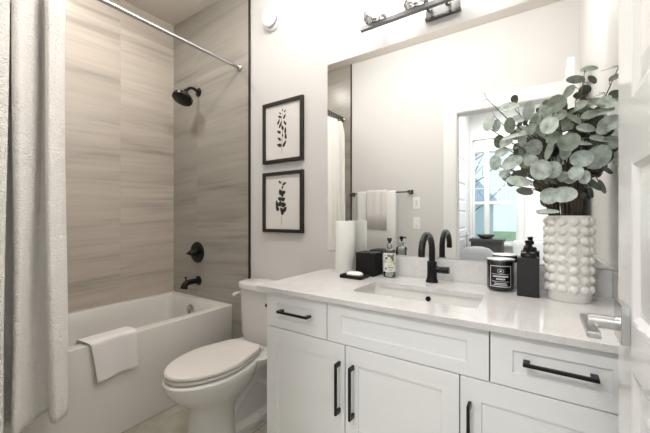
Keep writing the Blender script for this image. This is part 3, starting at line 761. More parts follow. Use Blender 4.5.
# vanity light
vl = thing('vanity_light', 'chrome bar wall light with crystal shades above the mirror', 'wall lamp', (-.398, -.02, 2.25))
b = new(); box(b, -.479, -.317, -.022, -.001, 2.208, 2.33, .002); obj('backplate', b, M['platem'], vl)
b = new(); box(b, -.482, -.314, -.026, -.001, 2.198, 2.208, .001); obj('backplate_edge', b, M['dchrome'], vl)
for x_ in (-.452, -.365):
    b = new(); tube(b, spline([(x_, -.022, 2.245), (x_, -.05, 2.222), (x_, -.075, 2.212), (x_, -.093, 2.222)], 5), .007, 10); obj('arm', b, M['dchrome'], vl, True)
b = new(); box(b, -.806, .010, -.106, -.082, 2.212, 2.234, .001); obj('bar', b, M['platem'], vl)
for x_ in (-.722, -.506, -.290, -.074):
    b = new(); n_ = 12
    loops = []
    for rr, zz, tw_ in ((.02, 2.232, 0), (.048, 2.236, .0), (.060, 2.250, .26), (.062, 2.268, 0), (.060, 2.290, .26), (.055, 2.300, 0)):
        loops.append([(x_ + rr * math.cos(2 * PI * (k + tw_ / .52) / n_), -.094 + rr * math.sin(2 * PI * (k + tw_ / .52) / n_), zz) for k in range(n_)])
    rings(b, loops, True, False); obj('shade', b, M['crystal'], vl, label='faceted crystal shade')
    b = new(); lathe(b, (x_, -.094, 2.2325), [(.018, 0), (.018, .02), (.012, .024)], 'z', 16); obj('socket', b, M['chrome'], vl, True)
    b = new(); lathe(b, (x_, -.094, 2.257), [(.010, 0), (.026, .03), (.030, .05), (.022, .072), (.004, .08)], 'z', 20); obj('bulb', b, M['bulb'], vl, True)
    l = bpy.data.lights.new('vanity_bulb_light', 'POINT'); l.energy = VANITY_W; l.shadow_soft_size = .035; l.color = (1, .975, .945)
    o = bpy.data.objects.new('vanity_bulb_light', l); o.location = (x_, -.094, 2.385); COL.objects.link(o)

# towel rail with two towels on the wall opposite the mirror
tr_ = thing('towel_bar', 'dark chrome towel bar on the wall opposite the mirror', 'towel bar', (-1.42, YB, 1.463))
b = new(); tube(b, [(-1.755, YB + .062, 1.463), (-1.078, YB + .062, 1.463)], .007, 14); obj('bar', b, M['dchrome'], tr_, True)
for x_ in (-1.735, -1.078):
    b = new(); box(b, x_ - .022, x_ + .022, YB + .001, YB + .010, 1.441, 1.485, .002); box(b, x_ - .013, x_ + .013, YB + .010, YB + .078, 1.450, 1.476, .003); obj('bracket', b, M['dchrome'], tr_)
def hung(name, x0, x1, zf, zb, rad, label, mt='towel'):
    b = new(); pr = [(YB + .062 - rad - .001, zb)] + [(YB + .062 - rad, 1.43)] + [(YB + .062 + rad * math.cos(a), 1.463 + rad * math.sin(a)) for a in [PI - PI * k / 8 for k in range(9)]] + [(YB + .062 + rad, 1.43), (YB + .062 + rad + .004, (1.43 + zf) / 2), (YB + .062 + rad + .006, zf)]
    rows = []
    for j in range(25):
        v = j / 24; x = x0 + (x1 - x0) * v
        rows.append([b.verts.new((x, y + .002 * math.sin(v * 17) * (1 if y > YB + .06 else 0), z)) for (y, z) in pr])
    for a_, c_ in zip(rows, rows[1:]):
        for i in range(len(a_) - 1): b.faces.new((a_[i], a_[i + 1], c_[i + 1], c_[i]))
    o = obj(name, b, M[mt], None, True); q = o.modifiers.new('t', 'SOLIDIFY'); q.thickness = .008; q.offset = 0
    return tag(o, label, 'towel')
hung('bath_towel', -1.645, -1.212, .80, .84, .016, 'long white bath towel hanging on the towel bar in the mirror')
hung('hand_towel', -1.53, -1.30, 1.09, 1.15, .029, 'short white hand towel folded over the longer towel on the bar', 'linen')

# switch plates between the towel bar and the doorway
for nm, zc, lab, cat in (('outlet', 1.353, 'white outlet plate with dark slots above the light switch', 'outlet'), ('light_switch', 1.153, 'white rocker light switch plate below the outlet', 'light switch')):
    t = thing(nm, lab, cat, (-1.022, YB, zc))
    b = new(); box(b, -1.058, -.986, YB + .0005, YB + .006, zc - .060, zc + .060, .002); obj('plate', b, M['plast'], t)
    if nm == 'outlet':
        b = new(); box(b, -1.040, -1.004, YB + .006, YB + .008, zc - .036, zc + .036, .001); obj('socket_face', b, M['plast'], t)
        b = new()
        for dz in (-.02, .02): box(b, -1.030, -1.027, YB + .0078, YB + .0086, zc + dz - .006, zc + dz + .006); box(b, -1.018, -1.015, YB + .0078, YB + .0086, zc + dz - .006, zc + dz + .006)
        box(b, -1.028, -1.016, YB + .0078, YB + .0095, zc - .004, zc + .004)
        obj('slots', b, M['ink'], t)
    else:
        b = new(); box(b, -1.039, -1.005, YB + .006, YB + .010, zc - .033, zc + .033, .002); obj('rocker', b, M['plast'], t)
        b = new(); box(b, -1.030, -1.014, YB + .0101, YB + .0108, zc - .028, zc - .024); obj('mark', b, M['ink2'], t)

# ------------------------------------------------------------ things on the counter
Z = CT + .0004
# paper towel roll
b = new(); lathe(b, (-.912, -.082, Z), [(.0215, 0), (.053, 0), (.0545, .003), (.0545, .281), (.053, .284), (.0215, .284), (.0205, .282)], 'z', 48, False, False)
o = obj('paper_towel_roll', b, M['ptowel'], None, True); tag(o, 'tall white paper towel roll standing at the left end of the counter', 'paper towel')
# tissue box cover
t = thing('tissue_box', 'black ribbed square tissue box cover beside the paper towel roll', 'tissue box', (-.768, -.093, Z))
b = new(); bx0, bx1, by0, by1, bz = -.812, -.706, -.142, -.034, .122
box(b, bx0, bx1, by0, by1, Z, Z + bz - .001, .003)
for i in range(15):
    x_ = bx0 + .006 + i * .0066; box(b, x_, x_ + .003, by0 - .0012, by0 + .001, Z + .003, Z + bz - .006)
    y_ = by0 + .005 + i * .0069; box(b, bx1 - .001, bx1 + .0012, y_, y_ + .003, Z + .003, Z + bz - .006)
obj('cover', b, M['blackp'], t)
b = new(); rings(b, [superell(-.759, -.088, .034, .016, Z + bz - .0006, 2, 24), superell(-.759, -.088, .034, .016, Z + bz + .0006, 2, 24)]); obj('slot', b, M['ink'], t)
# soap dish with soap
b = new(); tx0, tx1, ty0, ty1 = -.846, -.722, -.252, -.160
rings(b, [rrect(tx0, tx1, ty0, ty1, Z, .004, 3), rrect(tx0, tx1, ty0, ty1, Z + .016, .004, 3), rrect(tx0 + .005, tx1 - .005, ty0 + .005, ty1 - .005, Z + .016, .003, 3), rrect(tx0 + .006, tx1 - .006, ty0 + .006, ty1 - .006, Z + .007, .003, 3)])
o = obj('soap_dish', b, M['blackp']); tag(o, 'low square black soap dish in front of the tissue box', 'soap dish')
b = new(); S2 = lambda k, z: superell(-.782, -.207, .046 * k, .029 * k, z, 2.3, 30)
zb = Z + .0075
rings(b, [S2(.6, zb), S2(.9, zb + .004), S2(1, zb + .010), S2(.93, zb + .016), S2(.7, zb + .0215), S2(.3, zb + .0235)])
o = obj('soap_bar', b, M['soap'], None, True); tag(o, 'oval white bar of soap lying in the black dish', 'soap')
# hand soap bottle
t = thing('soap_bottle', 'clear hand soap bottle with floral label and dark pump', 'soap dispenser', (-.643, -.092, Z))
cx, cy = -.643, -.092
b = new(); lathe(b, (cx, cy, Z), [(.026, 0), (.030, .003), (.031, .010), (.031, .128), (.029, .137), (.018, .146), (.0135, .149), (.0135, .154)], 'z', 32); obj('bottle', b, M['bottle'], t, True)
def arc_patch(bm, cx, cy, r, a0, a1, z0, z1, n=10, mi=0, dr=.0003):
    L0, L1 = [], []
    for k in range(n + 1):
        a = R(a0 + (a1 - a0) * k / n); L0.append((cx + r * math.cos(a), cy + r * math.sin(a), z0)); L1.append((cx + r * math.cos(a), cy + r * math.sin(a), z1))
    i0 = [(cx + (p[0] - cx) * (1 + dr / r), cy + (p[1] - cy) * (1 + dr / r), p[2]) for p in L0]; i1 = [(cx + (p[0] - cx) * (1 + dr / r), cy + (p[1] - cy) * (1 + dr / r), p[2]) for p in L1]
    A = [bm.verts.new(p) for p in L0]; B_ = [bm.verts.new(p) for p in L1]; C_ = [bm.verts.new(p) for p in i0]; D_ = [bm.verts.new(p) for p in i1]
    for k in range(n):
        for q in ((C_[k], C_[k + 1], D_[k + 1], D_[k]), (A[k + 1], A[k], B_[k], B_[k + 1]), (A[k], A[k + 1], C_[k + 1], C_[k]), (B_[k + 1], B_[k], D_[k], D_[k + 1])):
            f = bm.faces.new(q); f.material_index = mi
M['lbl_y'] = mat('label_yellow', srgb(214, 208, 178), .6); M['lbl_b'] = mat('label_brown', srgb(120, 108, 92), .6); M['lbl_g'] = mat('label_slate', srgb(96, 104, 112), .6); M['lbl_w'] = mat('label_pale', srgb(226, 227, 222), .6)
LM = [M['lbl_w'], M['lbl_y'], M['lbl_b'], M['lbl_g']]
b = new(); A0 = -67
arc_patch(b, cx, cy, .0312, A0 - 75, A0 + 75, Z + .030, Z + .125, 22)
arc_patch(b, cx, cy, .0316, A0 - 70, A0 + 60, Z + .074, Z + .086, 20, 1)
for (a, z, w_, h_, mi_) in ((-30, .098, 26, .012, 3), (-8, .112, 22, .012, 3), (22, .106, 34, .018, 2), (30, .092, 22, .014, 2), (5, .095, 18, .008, 1), (-40, .113, 12, .006, 2), (40, .117, 16, .006, 3), (-42, .084, 10, .010, 3), (46, .072, 10, .008, 2),
                            (8, .052, 56, .004, 3), (-34, .046, 18, .010, 3), (0, .064, 40, .0025, 2), (6, .040, 44, .003, 2)):
    arc_patch(b, cx, cy, .0319, A0 + a - w_ / 2, A0 + a + w_ / 2, Z + z - h_ / 2, Z + z + h_ / 2, 6, mi_)
obj('label', b, LM, t)
b = new(); lathe(b, (cx, cy, Z), [(.0265, .004), (.028, .010), (.028, .020), (.026, .024)], 'z', 28); obj('clear_soap', b, M['lbl_g'], t, True) if False else b.free()
b = new(); lathe(b, (cx, cy, Z + .1545), [(.0145, 0), (.0145, .014), (.010, .018)], 'z', 22); obj('collar', b, M['chrome'], t, True)
b = new(); lathe(b, (cx, cy, Z + .173), [(.007, -.001), (.007, .010), (.011, .011), (.012, .024), (.009, .027)], 'z', 20)
dv = Vector((.38, -.92, 0)); c_ = Vector((cx, cy, Z + .193)); tube(b, [c_, c_ + dv * .030, c_ + dv * .036 + Vector((0, 0, -.006))], [.0048, .004, .0035], 10); obj('pump', b, M['black'], t, True)
# candle
t = thing('candle_jar', 'round black candle jar with pale lid and white framed label', 'candle', (-.137, -.108, Z))
cx, cy, cr = -.141, -.100, .0515
b = new(); lathe(b, (cx, cy, Z), [(.040, 0), (.045, .002), (cr, .012), (cr, .124), (cr - .001, .126)], 'z', 44); obj('jar', b, M['glassjar'], t, True)
b = new(); lathe(b, (cx, cy, Z + .1265), [(cr + .0005, 0), (cr + .0015, .001), (cr + .0015, .005), (cr - .001, .006)], 'z', 44); obj('lid', b, M['wax'], t, True)
b = new(); A0 = -84; fr = cr + .0004
for (a0, a1, z0, z1) in ((-46, 46, .104, .1065), (-46, 46, .020, .0225), (-46, -43.5, .020, .1065), (43.5, 46, .020, .1065)): arc_patch(b, cx, cy, fr, A0 + a0, A0 + a1, Z + z0, Z + z1, 14)
# emblem and worn, unreadable lines of lettering
for k in range(14):
    a = 2 * PI * k / 14; arc_patch(b, cx, cy, fr, A0 + 12 * math.cos(a) - 2, A0 + 12 * math.cos(a) + 2, Z + .085 + .009 * math.sin(a) - .0008, Z + .085 + .009 * math.sin(a) + .0008, 2)
arc_patch(b, cx, cy, fr, A0 - 4, A0 + 4, Z + .082, Z + .088, 2)
random.seed(3)
for (z, h_, wd, gp) in ((.072, .0012, 36, 0), (.063, .0062, 32, 1.6), (.052, .0058, 18, 1.6), (.042, .0012, 36, 0), (.0345, .003, 24, 1.2), (.0285, .003, 28, 1.2)):
    if gp == 0: arc_patch(b, cx, cy, fr, A0 - wd, A0 + wd, Z + z - h_ / 2, Z + z + h_ / 2, 12); continue
    a = -wd
    while a < wd:
        l = random.uniform(2.2, 3.6) * (h_ / .006 if h_ > .004 else .8); arc_patch(b, cx, cy, fr, A0 + a, A0 + min(a + l, wd), Z + z - h_ / 2, Z + z + h_ / 2, 2); a += l + gp * .6
obj('label', b, M['label'], t)
# black square dispenser
t = thing('lotion_dispenser', 'square dark charcoal lotion dispenser with black pump beside the vase', 'soap dispenser', (-.040, -.15, Z))
dx0, dx1, dy0, dy1, dz = -.0765, -.0035, -.187, -.114, .149
b = new(); box(b, dx0, dx1, dy0, dy1, Z, Z + dz, .004, 3); obj('bottle', b, M['blackcer'], t, True)
cx, cy = -.040, -.1505
b = new(); lathe(b, (cx, cy, Z + dz + .0003), [(.0265, 0), (.0265, .012), (.022, .018), (.010, .019)], 'z', 24); obj('collar', b, M['black'], t, True)
b = new(); lathe(b, (cx, cy, Z + dz + .019), [(.008, 0), (.008, .010), (.0145, .011), (.0155, .024), (.010, .030), (.010, .038), (.012, .039), (.012, .045), (.008, .047)], 'z', 22)
c_ = Vector((cx, cy, Z + dz + .036)); dv = Vector((-.3, -.95, 0)); tube(b, [c_, c_ + dv * .036, c_ + dv * .042 + Vector((0, 0, -.006))], [.0065, .006, .005], 12); obj('pump', b, M['black'], t, True)

# vase
VX, VY = .087, -.140
t = thing('vase', 'tall white ceramic vase covered in round bobbles', 'vase', (VX, VY, Z))
b = new(); VR = .0675; VH = .312
lathe(b, (VX, VY, Z), [(VR - .003, 0), (VR, .004), (VR, VH - .004), (VR - .002, VH), (VR - .006, VH), (VR - .008, VH - .004), (VR - .008, .012), (.001, .010)], 'z', 56)
NRW, NC = 8, 12
for r_i in range(NRW):
    z = Z + .047 + r_i * .0347
    for c_i in range(NC):
        a = 2 * PI * (c_i + .35) / NC
        mt_ = Matrix.Translation((VX + (VR - .003) * math.cos(a), VY + (VR - .003) * math.sin(a), z)) @ Matrix.Rotation(a, 4, 'Z') @ Matrix.Diagonal((.0145, .0160, .0160, 1))
        bmesh.ops.create_uvsphere(b, u_segments=20, v_segments=14, radius=1, matrix=mt_)
obj('body', b, M['vase'], t, True)

# ------------------------------------------------------------ eucalyptus
TIPS = [[-0.186, -0.15, 1.706], [-0.194, -0.15, 1.597], [-0.17, -0.112, 1.435], [-0.105, -0.113, 1.686], [0.047, -0.229, 1.622], [0.131, -0.175, 1.737], [0.226, -0.15, 1.736], [0.219, -0.176, 1.468], [0.182, -0.12, 1.317], [0.002, -0.27, 1.39], [0.228, -0.113, 1.575], [-0.122, -0.097, 1.362]]
LEAVES = [(0.144,-0.155,1.744,0.025,0.016,10,5,1),(0.1,-0.242,1.686,0.027,0.013,10,5,1),(0.155,-0.141,1.709,0.011,0.021,-20,5,1),(0.088,-0.141,1.68,0.029,0.02,0,5,1),(0.135,-0.13,1.679,0.018,0.018,0,5,1),(0.207,-0.2,1.682,0.016,0.014,-20,6,1),(0.162,-0.2,1.607,0.029,0.023,0,6,1),(0.19,-0.2,1.602,0.032,0.024,-10,6,1),(0.21,-0.2,1.626,0.021,0.013,10,6,1),(0.046,-0.249,1.611,0.033,0.029,0,4,1),(-0.099,-0.25,1.626,0.032,0.028,-20,3,1),(-0.083,-0.199,1.669,0.018,0.015,0,3,1),(-0.173,-0.193,1.592,0.022,0.032,10,1,1),(-0.148,-0.173,1.584,0.016,0.024,0,1,1),(-0.036,-0.261,1.598,0.018,0.033,10,3,1),(0.025,-0.289,1.529,0.027,0.032,0,4,1),(0.096,-0.255,1.547,0.026,0.02,20,5,1),(0.194,-0.2,1.53,0.034,0.025,-15,10,1),(0.167,-0.2,1.48,0.027,0.026,0,10,1),(0.2,-0.2,1.466,0.024,0.028,0,7,1),(0.079,-0.291,1.464,0.031,0.031,0,4,1),(-0.021,-0.18,1.478,0.03,0.029,0,3,1),(-0.055,-0.26,1.503,0.021,0.027,0,0,1),(0.002,-0.136,1.553,0.021,0.036,0,3,1),(-0.096,-0.248,1.558,0.02,0.028,0,0,1),(-0.082,-0.256,1.512,0.04,0.026,10,0,1),(-0.127,-0.211,1.466,0.027,0.02,0,1,1),(-0.147,-0.227,1.425,0.02,0.029,0,2,1),(-0.09,-0.239,1.418,0.037,0.028,0,2,1),(-0.117,-0.197,1.385,0.021,0.03,0,2,1),(-0.067,-0.28,1.342,0.039,0.021,0,11,1),(0.001,-0.286,1.378,0.031,0.034,0,9,1),(0.035,-0.248,1.38,0.027,0.029,0,3,1),(0.115,-0.254,1.41,0.031,0.027,0,6,1),(0.162,-0.2,1.418,0.035,0.043,20,10,1),(0.067,-0.136,1.433,0.016,0.031,0,4,1),(0.027,-0.174,1.463,0.013,0.037,20,3,1),(0.027,-0.224,1.289,0.028,0.03,0,11,1),(0.066,-0.273,1.289,0.037,0.026,0,9,1),(0.086,-0.227,1.352,0.023,0.023,0,4,1),(0.063,-0.226,1.357,0.016,0.027,0,4,1),(0.02,-0.228,1.233,0.035,0.011,10,11,1),(0.151,-0.2,1.327,0.032,0.01,45,8,1),(0.174,-0.2,1.317,0.008,0.028,-15,8,1),(0.189,-0.2,1.371,0.021,0.007,50,7,1),(0.213,-0.2,1.402,0.01,0.017,20,7,1),(0.145,-0.2,1.296,0.011,0.019,-10,8,1),(0.127,-0.177,1.289,0.008,0.01,0,8,1),(0.131,-0.2,1.523,0.027,0.022,0,5,1),(-0.013,-0.149,1.593,0.021,0.026,0,3,1),(0.078,-0.158,1.552,0.026,0.023,0,4,1),(0.057,-0.224,1.574,0.022,0.021,0,4,1),(0.015,-0.153,1.603,0.021,0.027,0,4,1),(0.113,-0.245,1.592,0.021,0.02,0,5,1),(0.142,-0.2,1.568,0.024,0.02,0,6,1),(-0.053,-0.131,1.48,0.022,0.033,0,0,1),(0.038,-0.265,1.489,0.024,0.023,0,4,1),(0.1,-0.269,1.361,0.021,0.025,0,10,1),(0.133,-0.149,1.485,0.025,0.023,0,6,1),(0.122,-0.27,1.345,0.018,0.022,0,10,1),(-0.031,-0.178,1.549,0.021,0.024,0,3,1),(0.076,-0.192,1.454,0.018,0.033,10,4,1),(-0.03,-0.239,1.42,0.023,0.021,0,1,1),(0.178,-0.2,1.512,0.024,0.017,0,10,1),(-0.075,-0.135,1.607,0.022,0.02,10,3,1),(-0.112,-0.215,1.504,0.024,0.021,0,1,1),(0.178,-0.2,1.573,0.029,0.018,-10,6,1),(0.079,-0.106,1.452,0.019,0.015,-35,4,0),(-0.048,-0.077,1.432,0.027,0.026,-22,1,0),(-0.004,-0.121,1.527,0.016,0.015,-23,3,0),(0.184,-0.141,1.536,0.024,0.023,-25,10,0),(0.032,-0.071,1.397,0.025,0.026,30,9,0),(0.165,-0.14,1.425,0.022,0.019,-26,10,0),(0.029,-0.144,1.492,0.027,0.025,4,3,0),(0.029,-0.15,1.362,0.022,0.025,28,9,0),(-0.025,-0.051,1.53,0.024,0.021,-27,3,0),(0.028,-0.107,1.376,0.014,0.014,10,9,0),(0.055,-0.076,1.397,0.021,0.018,40,3,0),(0.107,-0.094,1.408,0.016,0.022,-18,5,0),(-0.007,-0.053,1.411,0.019,0.022,32,0,0),(0.103,-0.116,1.473,0.016,0.023,9,5,0),(0.081,-0.115,1.412,0.016,0.019,-37,4,0),(0.029,-0.082,1.652,0.029,0.024,37,4,0),(0.146,-0.15,1.474,0.026,0.022,-7,6,0),(0.177,-0.114,1.525,0.024,0.016,-25,6,0),(0.023,-0.074,1.494,0.02,0.028,-13,3,0),(0.106,-0.093,1.497,0.016,0.024,-11,5,0),(0.063,-0.101,1.457,0.028,0.019,-23,4,0),(0.11,-0.056,1.493,0.016,0.023,-28,5,0),(0.17,-0.107,1.462,0.016,0.026,-30,10,0),(-0.062,-0.077,1.551,0.021,0.029,-2,0,0),(0.079,-0.111,1.403,0.014,0.019,-20,4,0),(0.169,-0.141,1.564,0.019,0.012,-20,6,0),(0.077,-0.111,1.431,0.017,0.025,-29,4,0),(0.198,-0.129,1.437,0.02,0.025,-8,7,0),(0.163,-0.147,1.548,0.023,0.022,0,6,0),(0.128,-0.121,1.454,0.025,0.025,34,6,0),(0.011,-0.137,1.397,0.025,0.022,25,9,0),(-0.05,-0.104,1.54,0.025,0.018,34,3,0),(0.115,-0.076,1.513,0.028,0.027,13,5,0),(0.205,-0.074,1.452,0.015,0.026,13,7,0),(0.133,-0.062,1.479,0.023,0.021,20,5,0),(0.134,-0.118,1.521,0.013,0.025,-39,5,0),(0.111,-0.083,1.537,0.025,0.024,30,5,0),(-0.067,-0.061,1.577,0.018,0.025,-14,0,0),(0.17,-0.11,1.567,0.019,0.019,-38,6,0),(0.186,-0.059,1.471,0.02,0.025,9,10,0),(0.127,-0.14,1.421,0.024,0.019,-39,6,0),(0.147,-0.058,1.618,0.015,0.021,-10,5,0),(0.096,-0.062,1.591,0.017,0.02,37,5,0),(0.119,-0.052,1.476,0.023,0.026,1,5,0),(-0.059,-0.067,1.464,0.027,0.015,31,1,0),(0.103,-0.079,1.423,0.026,0.019,24,5,0),(0.141,-0.106,1.373,0.016,0.014,0,10,0),(0.016,-0.078,1.415,0.028,0.024,-40,9,0),(0.033,-0.062,1.406,0.022,0.024,-1,3,0),(0.139,-0.092,1.461,0.025,0.018,21,6,0),(0.187,-0.088,1.5,0.023,0.021,-15,10,0),(0.162,-0.058,1.552,0.027,0.017,29,6,0),(0.1,-0.122,1.608,0.02,0.014,22,5,0),(-0.006,-0.116,1.413,0.016,0.014,-28,0,0),(0.094,-0.146,1.548,0.026,0.017,6,5,0),(0.004,-0.062,1.416,0.016,0.02,35,9,0),(0.126,-0.087,1.388,0.018,0.017,-38,10,0),(0.211,-0.083,1.47,0.025,0.023,25,7,0),(0.128,-0.126,1.507,0.021,0.019,6,5,0),(0.184,-0.132,1.528,0.026,0.013,12,10,0),(0.016,-0.102,1.63,0.023,0.025,-16,4,0),(0.16,-0.062,1.54,0.022,0.025,16,6,0),(0.048,-0.115,1.435,0.018,0.022,40,4,0),(0.147,-0.108,1.546,0.019,0.024,-17,6,0),(0.06,-0.108,1.493,0.016,0.021,15,4,0),(0.006,-0.066,1.582,0.029,0.023,-28,3,0),(0.195,-0.138,1.422,0.026,0.024,8,7,0),(0.059,-0.063,1.467,0.018,0.017,34,4,0),(0.167,-0.149,1.558,0.014,0.015,-16,6,0),(0.132,-0.08,1.518,0.025,0.022,4,5,0),(0.148,-0.074,1.517,0.021,0.015,-32,6,0),(0.153,-0.103,1.475,0.015,0.013,39,6,0),(0.041,-0.076,1.367,0.025,0.024,12,9,0),(0.197,-0.122,1.521,0.022,0.019,16,10,0),(0.055,-0.136,1.608,0.021,0.015,28,4,0),(0.035,-0.114,1.5,0.016,0.026,-20,4,0),(-0.024,-0.123,1.429,0.027,0.018,-9,0,0),(0.053,-0.078,1.497,0.027,0.013,37,4,0),(0.108,-0.094,1.45,0.026,0.024,-21,5,0),(-0.026,-0.084,1.555,0.026,0.016,26,3,0),(0.198,-0.052,1.498,0.027,0.026,-10,10,0),(0.153,-0.073,1.609,0.022,0.014,10,5,0),(0.145,-0.071,1.542,0.023,0.025,8,6,0),(0.189,-0.053,1.469,0.017,0.025,13,10,0),(0.025,-0.057,1.375,0.024,0.019,27,9,0),(0.181,-0.076,1.581,0.026,0.022,16,6,0),(-0.013,-0.115,1.58,0.029,0.018,-33,3,0),(0.051,-0.099,1.611,0.022,0.022,-20,4,0),(0.088,-0.074,1.466,0.025,0.026,16,4,0),(0.182,-0.071,1.396,0.025,0.02,-40,7,0),(0.142,-0.06,1.601,0.023,0.013,19,5,0),(0.173,-0.076,1.472,0.015,0.018,31,10,0),(0.074,-0.083,1.645,0.018,0.019,8,4,0),(0.161,-0.125,1.466,0.026,0.022,29,10,0),(0.037,-0.088,1.386,0.026,0.024,-5,3,0),(0.082,-0.131,1.477,0.026,0.026,-18,4,0),(0.079,-0.085,1.602,0.023,0.025,-14,4,0),(0.018,-0.132,1.556,0.021,0.013,-19,4,0),(0.04,-0.148,1.358,0.015,0.023,-33,9,0),(0.137,-0.054,1.508,0.015,0.016,35,5,0),(0.005,-0.063,1.651,0.022,0.015,-13,4,0),(-0.075,-0.12,1.474,0.017,0.017,27,1,0),(0.174,-0.146,1.389,0.017,0.019,13,7,0),(0.11,-0.068,1.527,0.026,0.016,17,5,0),(0.199,-0.073,1.469,0.016,0.015,-37,7,0),(0.035,-0.135,1.423,0.028,0.021,-11,3,0),(0.137,-0.068,1.504,0.017,0.026,36,5,0),(0.015,-0.066,1.661,0.015,0.027,16,4,0),(0.006,-0.093,1.639,0.016,0.016,-29,4,0),(-0.039,-0.123,1.497,0.022,0.019,19,0,0),(0.137,-0.144,1.591,0.013,0.014,-22,5,0),(0.081,-0.144,1.381,0.016,0.021,-12,4,0),(-0.01,-0.106,1.412,0.028,0.016,-12,0,0),(0.143,-0.078,1.505,0.014,0.015,26,6,0),(0.058,-0.086,1.656,0.021,0.014,-16,4,0),(0.056,-0.128,1.592,0.015,0.018,-3,4,0),(0.012,-0.07,1.432,0.016,0.014,23,3,0),(0.062,-0.144,1.591,0.015,0.017,5,4,0),(0.154,-0.089,1.557,0.027,0.02,-26,6,0),(-0.014,-0.133,1.587,0.023,0.024,-38,3,0),(-0.053,-0.149,1.455,0.016,0.014,-25,1,0),(0.052,-0.131,1.402,0.018,0.022,-26,4,0),(0.004,-0.07,1.408,0.023,0.028,35,9,0),(0.069,-0.128,1.411,0.021,0.02,-11,4,0),(0.113,-0.149,1.536,0.019,0.014,31,5,0),(-0.053,-0.102,1.609,0.016,0.024,8,3,0),(0.193,-0.115,1.443,0.025,0.013,35,7,0),(0.1,-0.093,1.615,0.021,0.017,-35,5,0),(-0.071,-0.092,1.499,0.018,0.021,-17,1,0),(0.021,-0.079,1.657,0.028,0.018,-7,4,0)]
mouth = Vector((VX, VY, Z + VH))
def leaf(bm, c, rx, ry, ang, mi, rnd, base):
    # rounded leaf with a folded midrib, facing roughly to -Y / up
    n = 14; c = Vector(c)
    nrm = Vector((rnd.gauss(-.1, .42), -1, rnd.gauss(.25, .45))).normalized()
    if mi == 2: nrm = Vector((rnd.gauss(-.2, .6), -1, rnd.gauss(-.1, .6))).normalized()
    xa = Vector((1, 0, 0)) - nrm * nrm.x; xa.normalize(); ya = nrm.cross(xa); 
    if ya.z < 0: ya = -ya
    a = R(ang) * -1
    ux = xa * math.cos(a) + ya * math.sin(a); uy = -xa * math.sin(a) + ya * math.cos(a)
    # midrib along the longer axis, its stalk end nearer the branch
    cen = bm.verts.new(c - nrm * .0015)
    ring = []; mid = []
    for k in range(n):
        th = 2 * PI * k / n
        p = c + ux * (rx * math.cos(th)) + uy * (ry * math.sin(th)) + nrm * (.20 * min(rx, ry) * (abs(math.sin(th)) ** 1.5 if rx > ry else abs(math.cos(th)) ** 1.5) + rnd.uniform(-.0008, .0008) - .0015)
        ring.append(bm.verts.new(p))
        mid.append(bm.verts.new(c + (p - c) * .55 - nrm * .0006))
    for k in range(n):
        j = (k + 1) % n
        for q in ((cen, mid[k], mid[j]), (mid[k], ring[k], ring[j], mid[j])):
            f = bm.faces.new(q); f.material_index = mi; f.smooth = True
            f.normal_update()
            if f.normal.dot(nrm) < 0: f.normal_flip()
    # attachment point: rim point nearest to the branch
    best = min(ring, key=lambda v: (v.co - base).length)
    return best.co.copy()
rnd = random.Random(11)
t = thing('eucalyptus_bouquet', 'bunch of grey green eucalyptus branches standing in the white bobbled vase', 'plant', (VX, VY, Z + .01))
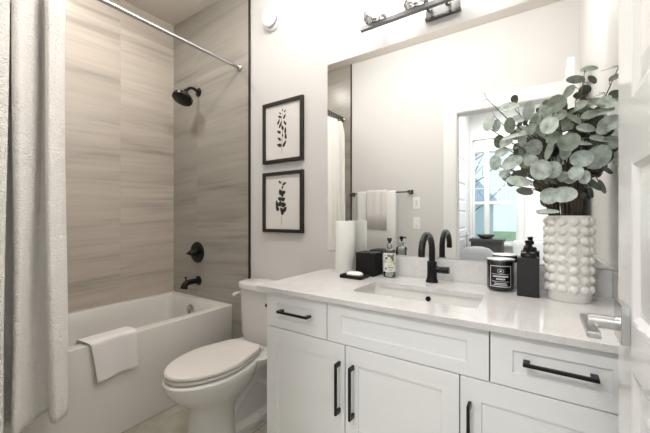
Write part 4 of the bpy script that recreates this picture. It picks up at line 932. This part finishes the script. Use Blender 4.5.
for bi, tip in enumerate(TIPS):
    a = 2 * PI * bi / 12 + .4; foot = Vector((VX + .030 * math.cos(a), VY + .030 * math.sin(a), Z + .02)); tip = Vector(tip)
    lean = tip - mouth
    mp = mouth + Vector((max(-.042, min(.042, lean.x * .18)), max(-.04, min(.04, lean.y * .3 + .012 * math.sin(bi * 2.3))), .004))
    k1 = mouth + lean * .45 + Vector((-lean.x * .12, -lean.y * .1, .035)); k2 = mouth + lean * .78 + Vector((-lean.x * .03, 0, .02))
    if bi == 8: k2 += Vector((0, 0, .05))
    pts = spline([foot, mp, k1, k2, tip], 8)
    rad = [max(.0013, .0046 * (1 - .75 * i / (len(pts) - 1))) for i in range(len(pts))]
    b = new(); tube(b, pts, rad, 7)
    lb = new()
    for q in (-1, 1):
        sh = Vector((.009 * q + .004 * math.sin(bi * 3 + q), .006 * math.cos(bi + q), 0)); tube(b, [p + sh * min(1, i / 6) for i, p in enumerate(pts[:20])], [r_ * .8 for r_ in rad[:20]], 6)
    mine = [l for l in LEAVES if l[6] == bi and (l[7] or l[2] > 1.345 or abs(l[0] - VX) > .14)]
    out_pts = [p for p in pts if p.z > Z + VH + .02]
    for l in mine:
        c = Vector(l[:3]); base = min(out_pts, key=lambda p: (p - c).length + max(0, p.z - c.z) * .6)
        small = l[3] * l[4] < .00034; low = c.z < 1.40 and c.x > .13
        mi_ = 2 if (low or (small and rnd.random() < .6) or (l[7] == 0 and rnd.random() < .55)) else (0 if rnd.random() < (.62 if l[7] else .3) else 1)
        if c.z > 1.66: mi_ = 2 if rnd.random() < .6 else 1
        at = leaf(lb, c, l[3] * 1.06, l[4] * 1.06, l[5], mi_, rnd, base)
        mid = (base + at) / 2 + Vector((0, 0, -.006)); tube(b, [base, mid, at], [.0014, .001, .0008], 5)
    if bi in (0, 6):   # bare forked twig at the end
        for dvec in ((-.012, 0, .03), (-.035, 0, -.012), (.0, .0, .0)) if bi == 0 else ((-.05, -.01, -.01), (-.02, 0, .004)):
            tube(b, [tip, tip + Vector(dvec)], [.0012, .0007], 5)
    br_ = obj('branch', b, M['stem'], t, True)
    if mine:
        me = bpy.data.meshes.new('leaves'); lb.to_mesh(me); lb.free()
        for k in 'ABC': me.materials.append(M['leaf' + k])
        o = bpy.data.objects.new('leaves', me); COL.objects.link(o); o.parent = br_
    else: lb.free()

# small post on the vanity's side
t = thing('toilet_roll_holder', 'small dark post of the toilet roll holder on the vanity side', 'roll holder', (CX0, -.56, .805))
b = new(); lathe(b, (CX0 + .0003, -.560, .803), [(.010, 0), (.010, -.004), (.0055, -.006), (.0055, -.026), (.008, -.027), (.008, -.034), (.006, -.035)], 'x', 18); obj('post', b, M['dchrome'], t, True)

# fixtures for the added ceiling lights, all out of view
for lx, ly, lab in ((-.45, -.60, 'added round flush ceiling lamp over the vanity, out of view'), (-1.18, -.66, 'added round flush ceiling lamp over the toilet, out of view')):
    t = thing('added_ceiling_lamp', lab, 'ceiling lamp', (lx, ly, H), 'added flush ceiling lamps in the bathroom')
    b = new(); lathe(b, (lx, ly, H - .001), [(.15, 0), (.15, -.02), (.14, -.024)], 'z', 36); obj('base', b, M['nickel'], t, True)
    b = new(); lathe(b, (lx, ly, H - .0255), [(.135, 0), (.125, -.018), (.08, -.03), (.01, -.033)], 'z', 36); obj('diffuser', b, M['diff'], t, True)
t = thing('added_ceiling_lamp', 'added small round recessed lamp over the bathtub, out of view', 'ceiling lamp', (-2.3, -.8, H))
b = new(); lathe(b, (-2.3, -.8, H - .0005), [(.085, 0), (.085, -.006), (.07, -.008)], 'z', 30); obj('trim_ring', b, M['plast'], t, True)
b = new(); lathe(b, (-2.3, -.8, H - .009), [(.068, 0), (.066, -.003)], 'z', 30); obj('diffuser', b, M['diff'], t, True)
t = thing('added_ceiling_lamp', 'added flush ceiling lamp of the room beyond the doorway, out of view', 'ceiling lamp', (-.5, -2.9, H))
b = new(); lathe(b, (-.5, -2.9, H - .001), [(.2, 0), (.2, -.03), (.18, -.034)], 'z', 36); obj('base', b, M['nickel'], t, True)
b = new(); lathe(b, (-.5, -2.9, H - .0355), [(.17, 0), (.15, -.02), (.01, -.025)], 'z', 36); obj('diffuser', b, M['diff'], t, True)
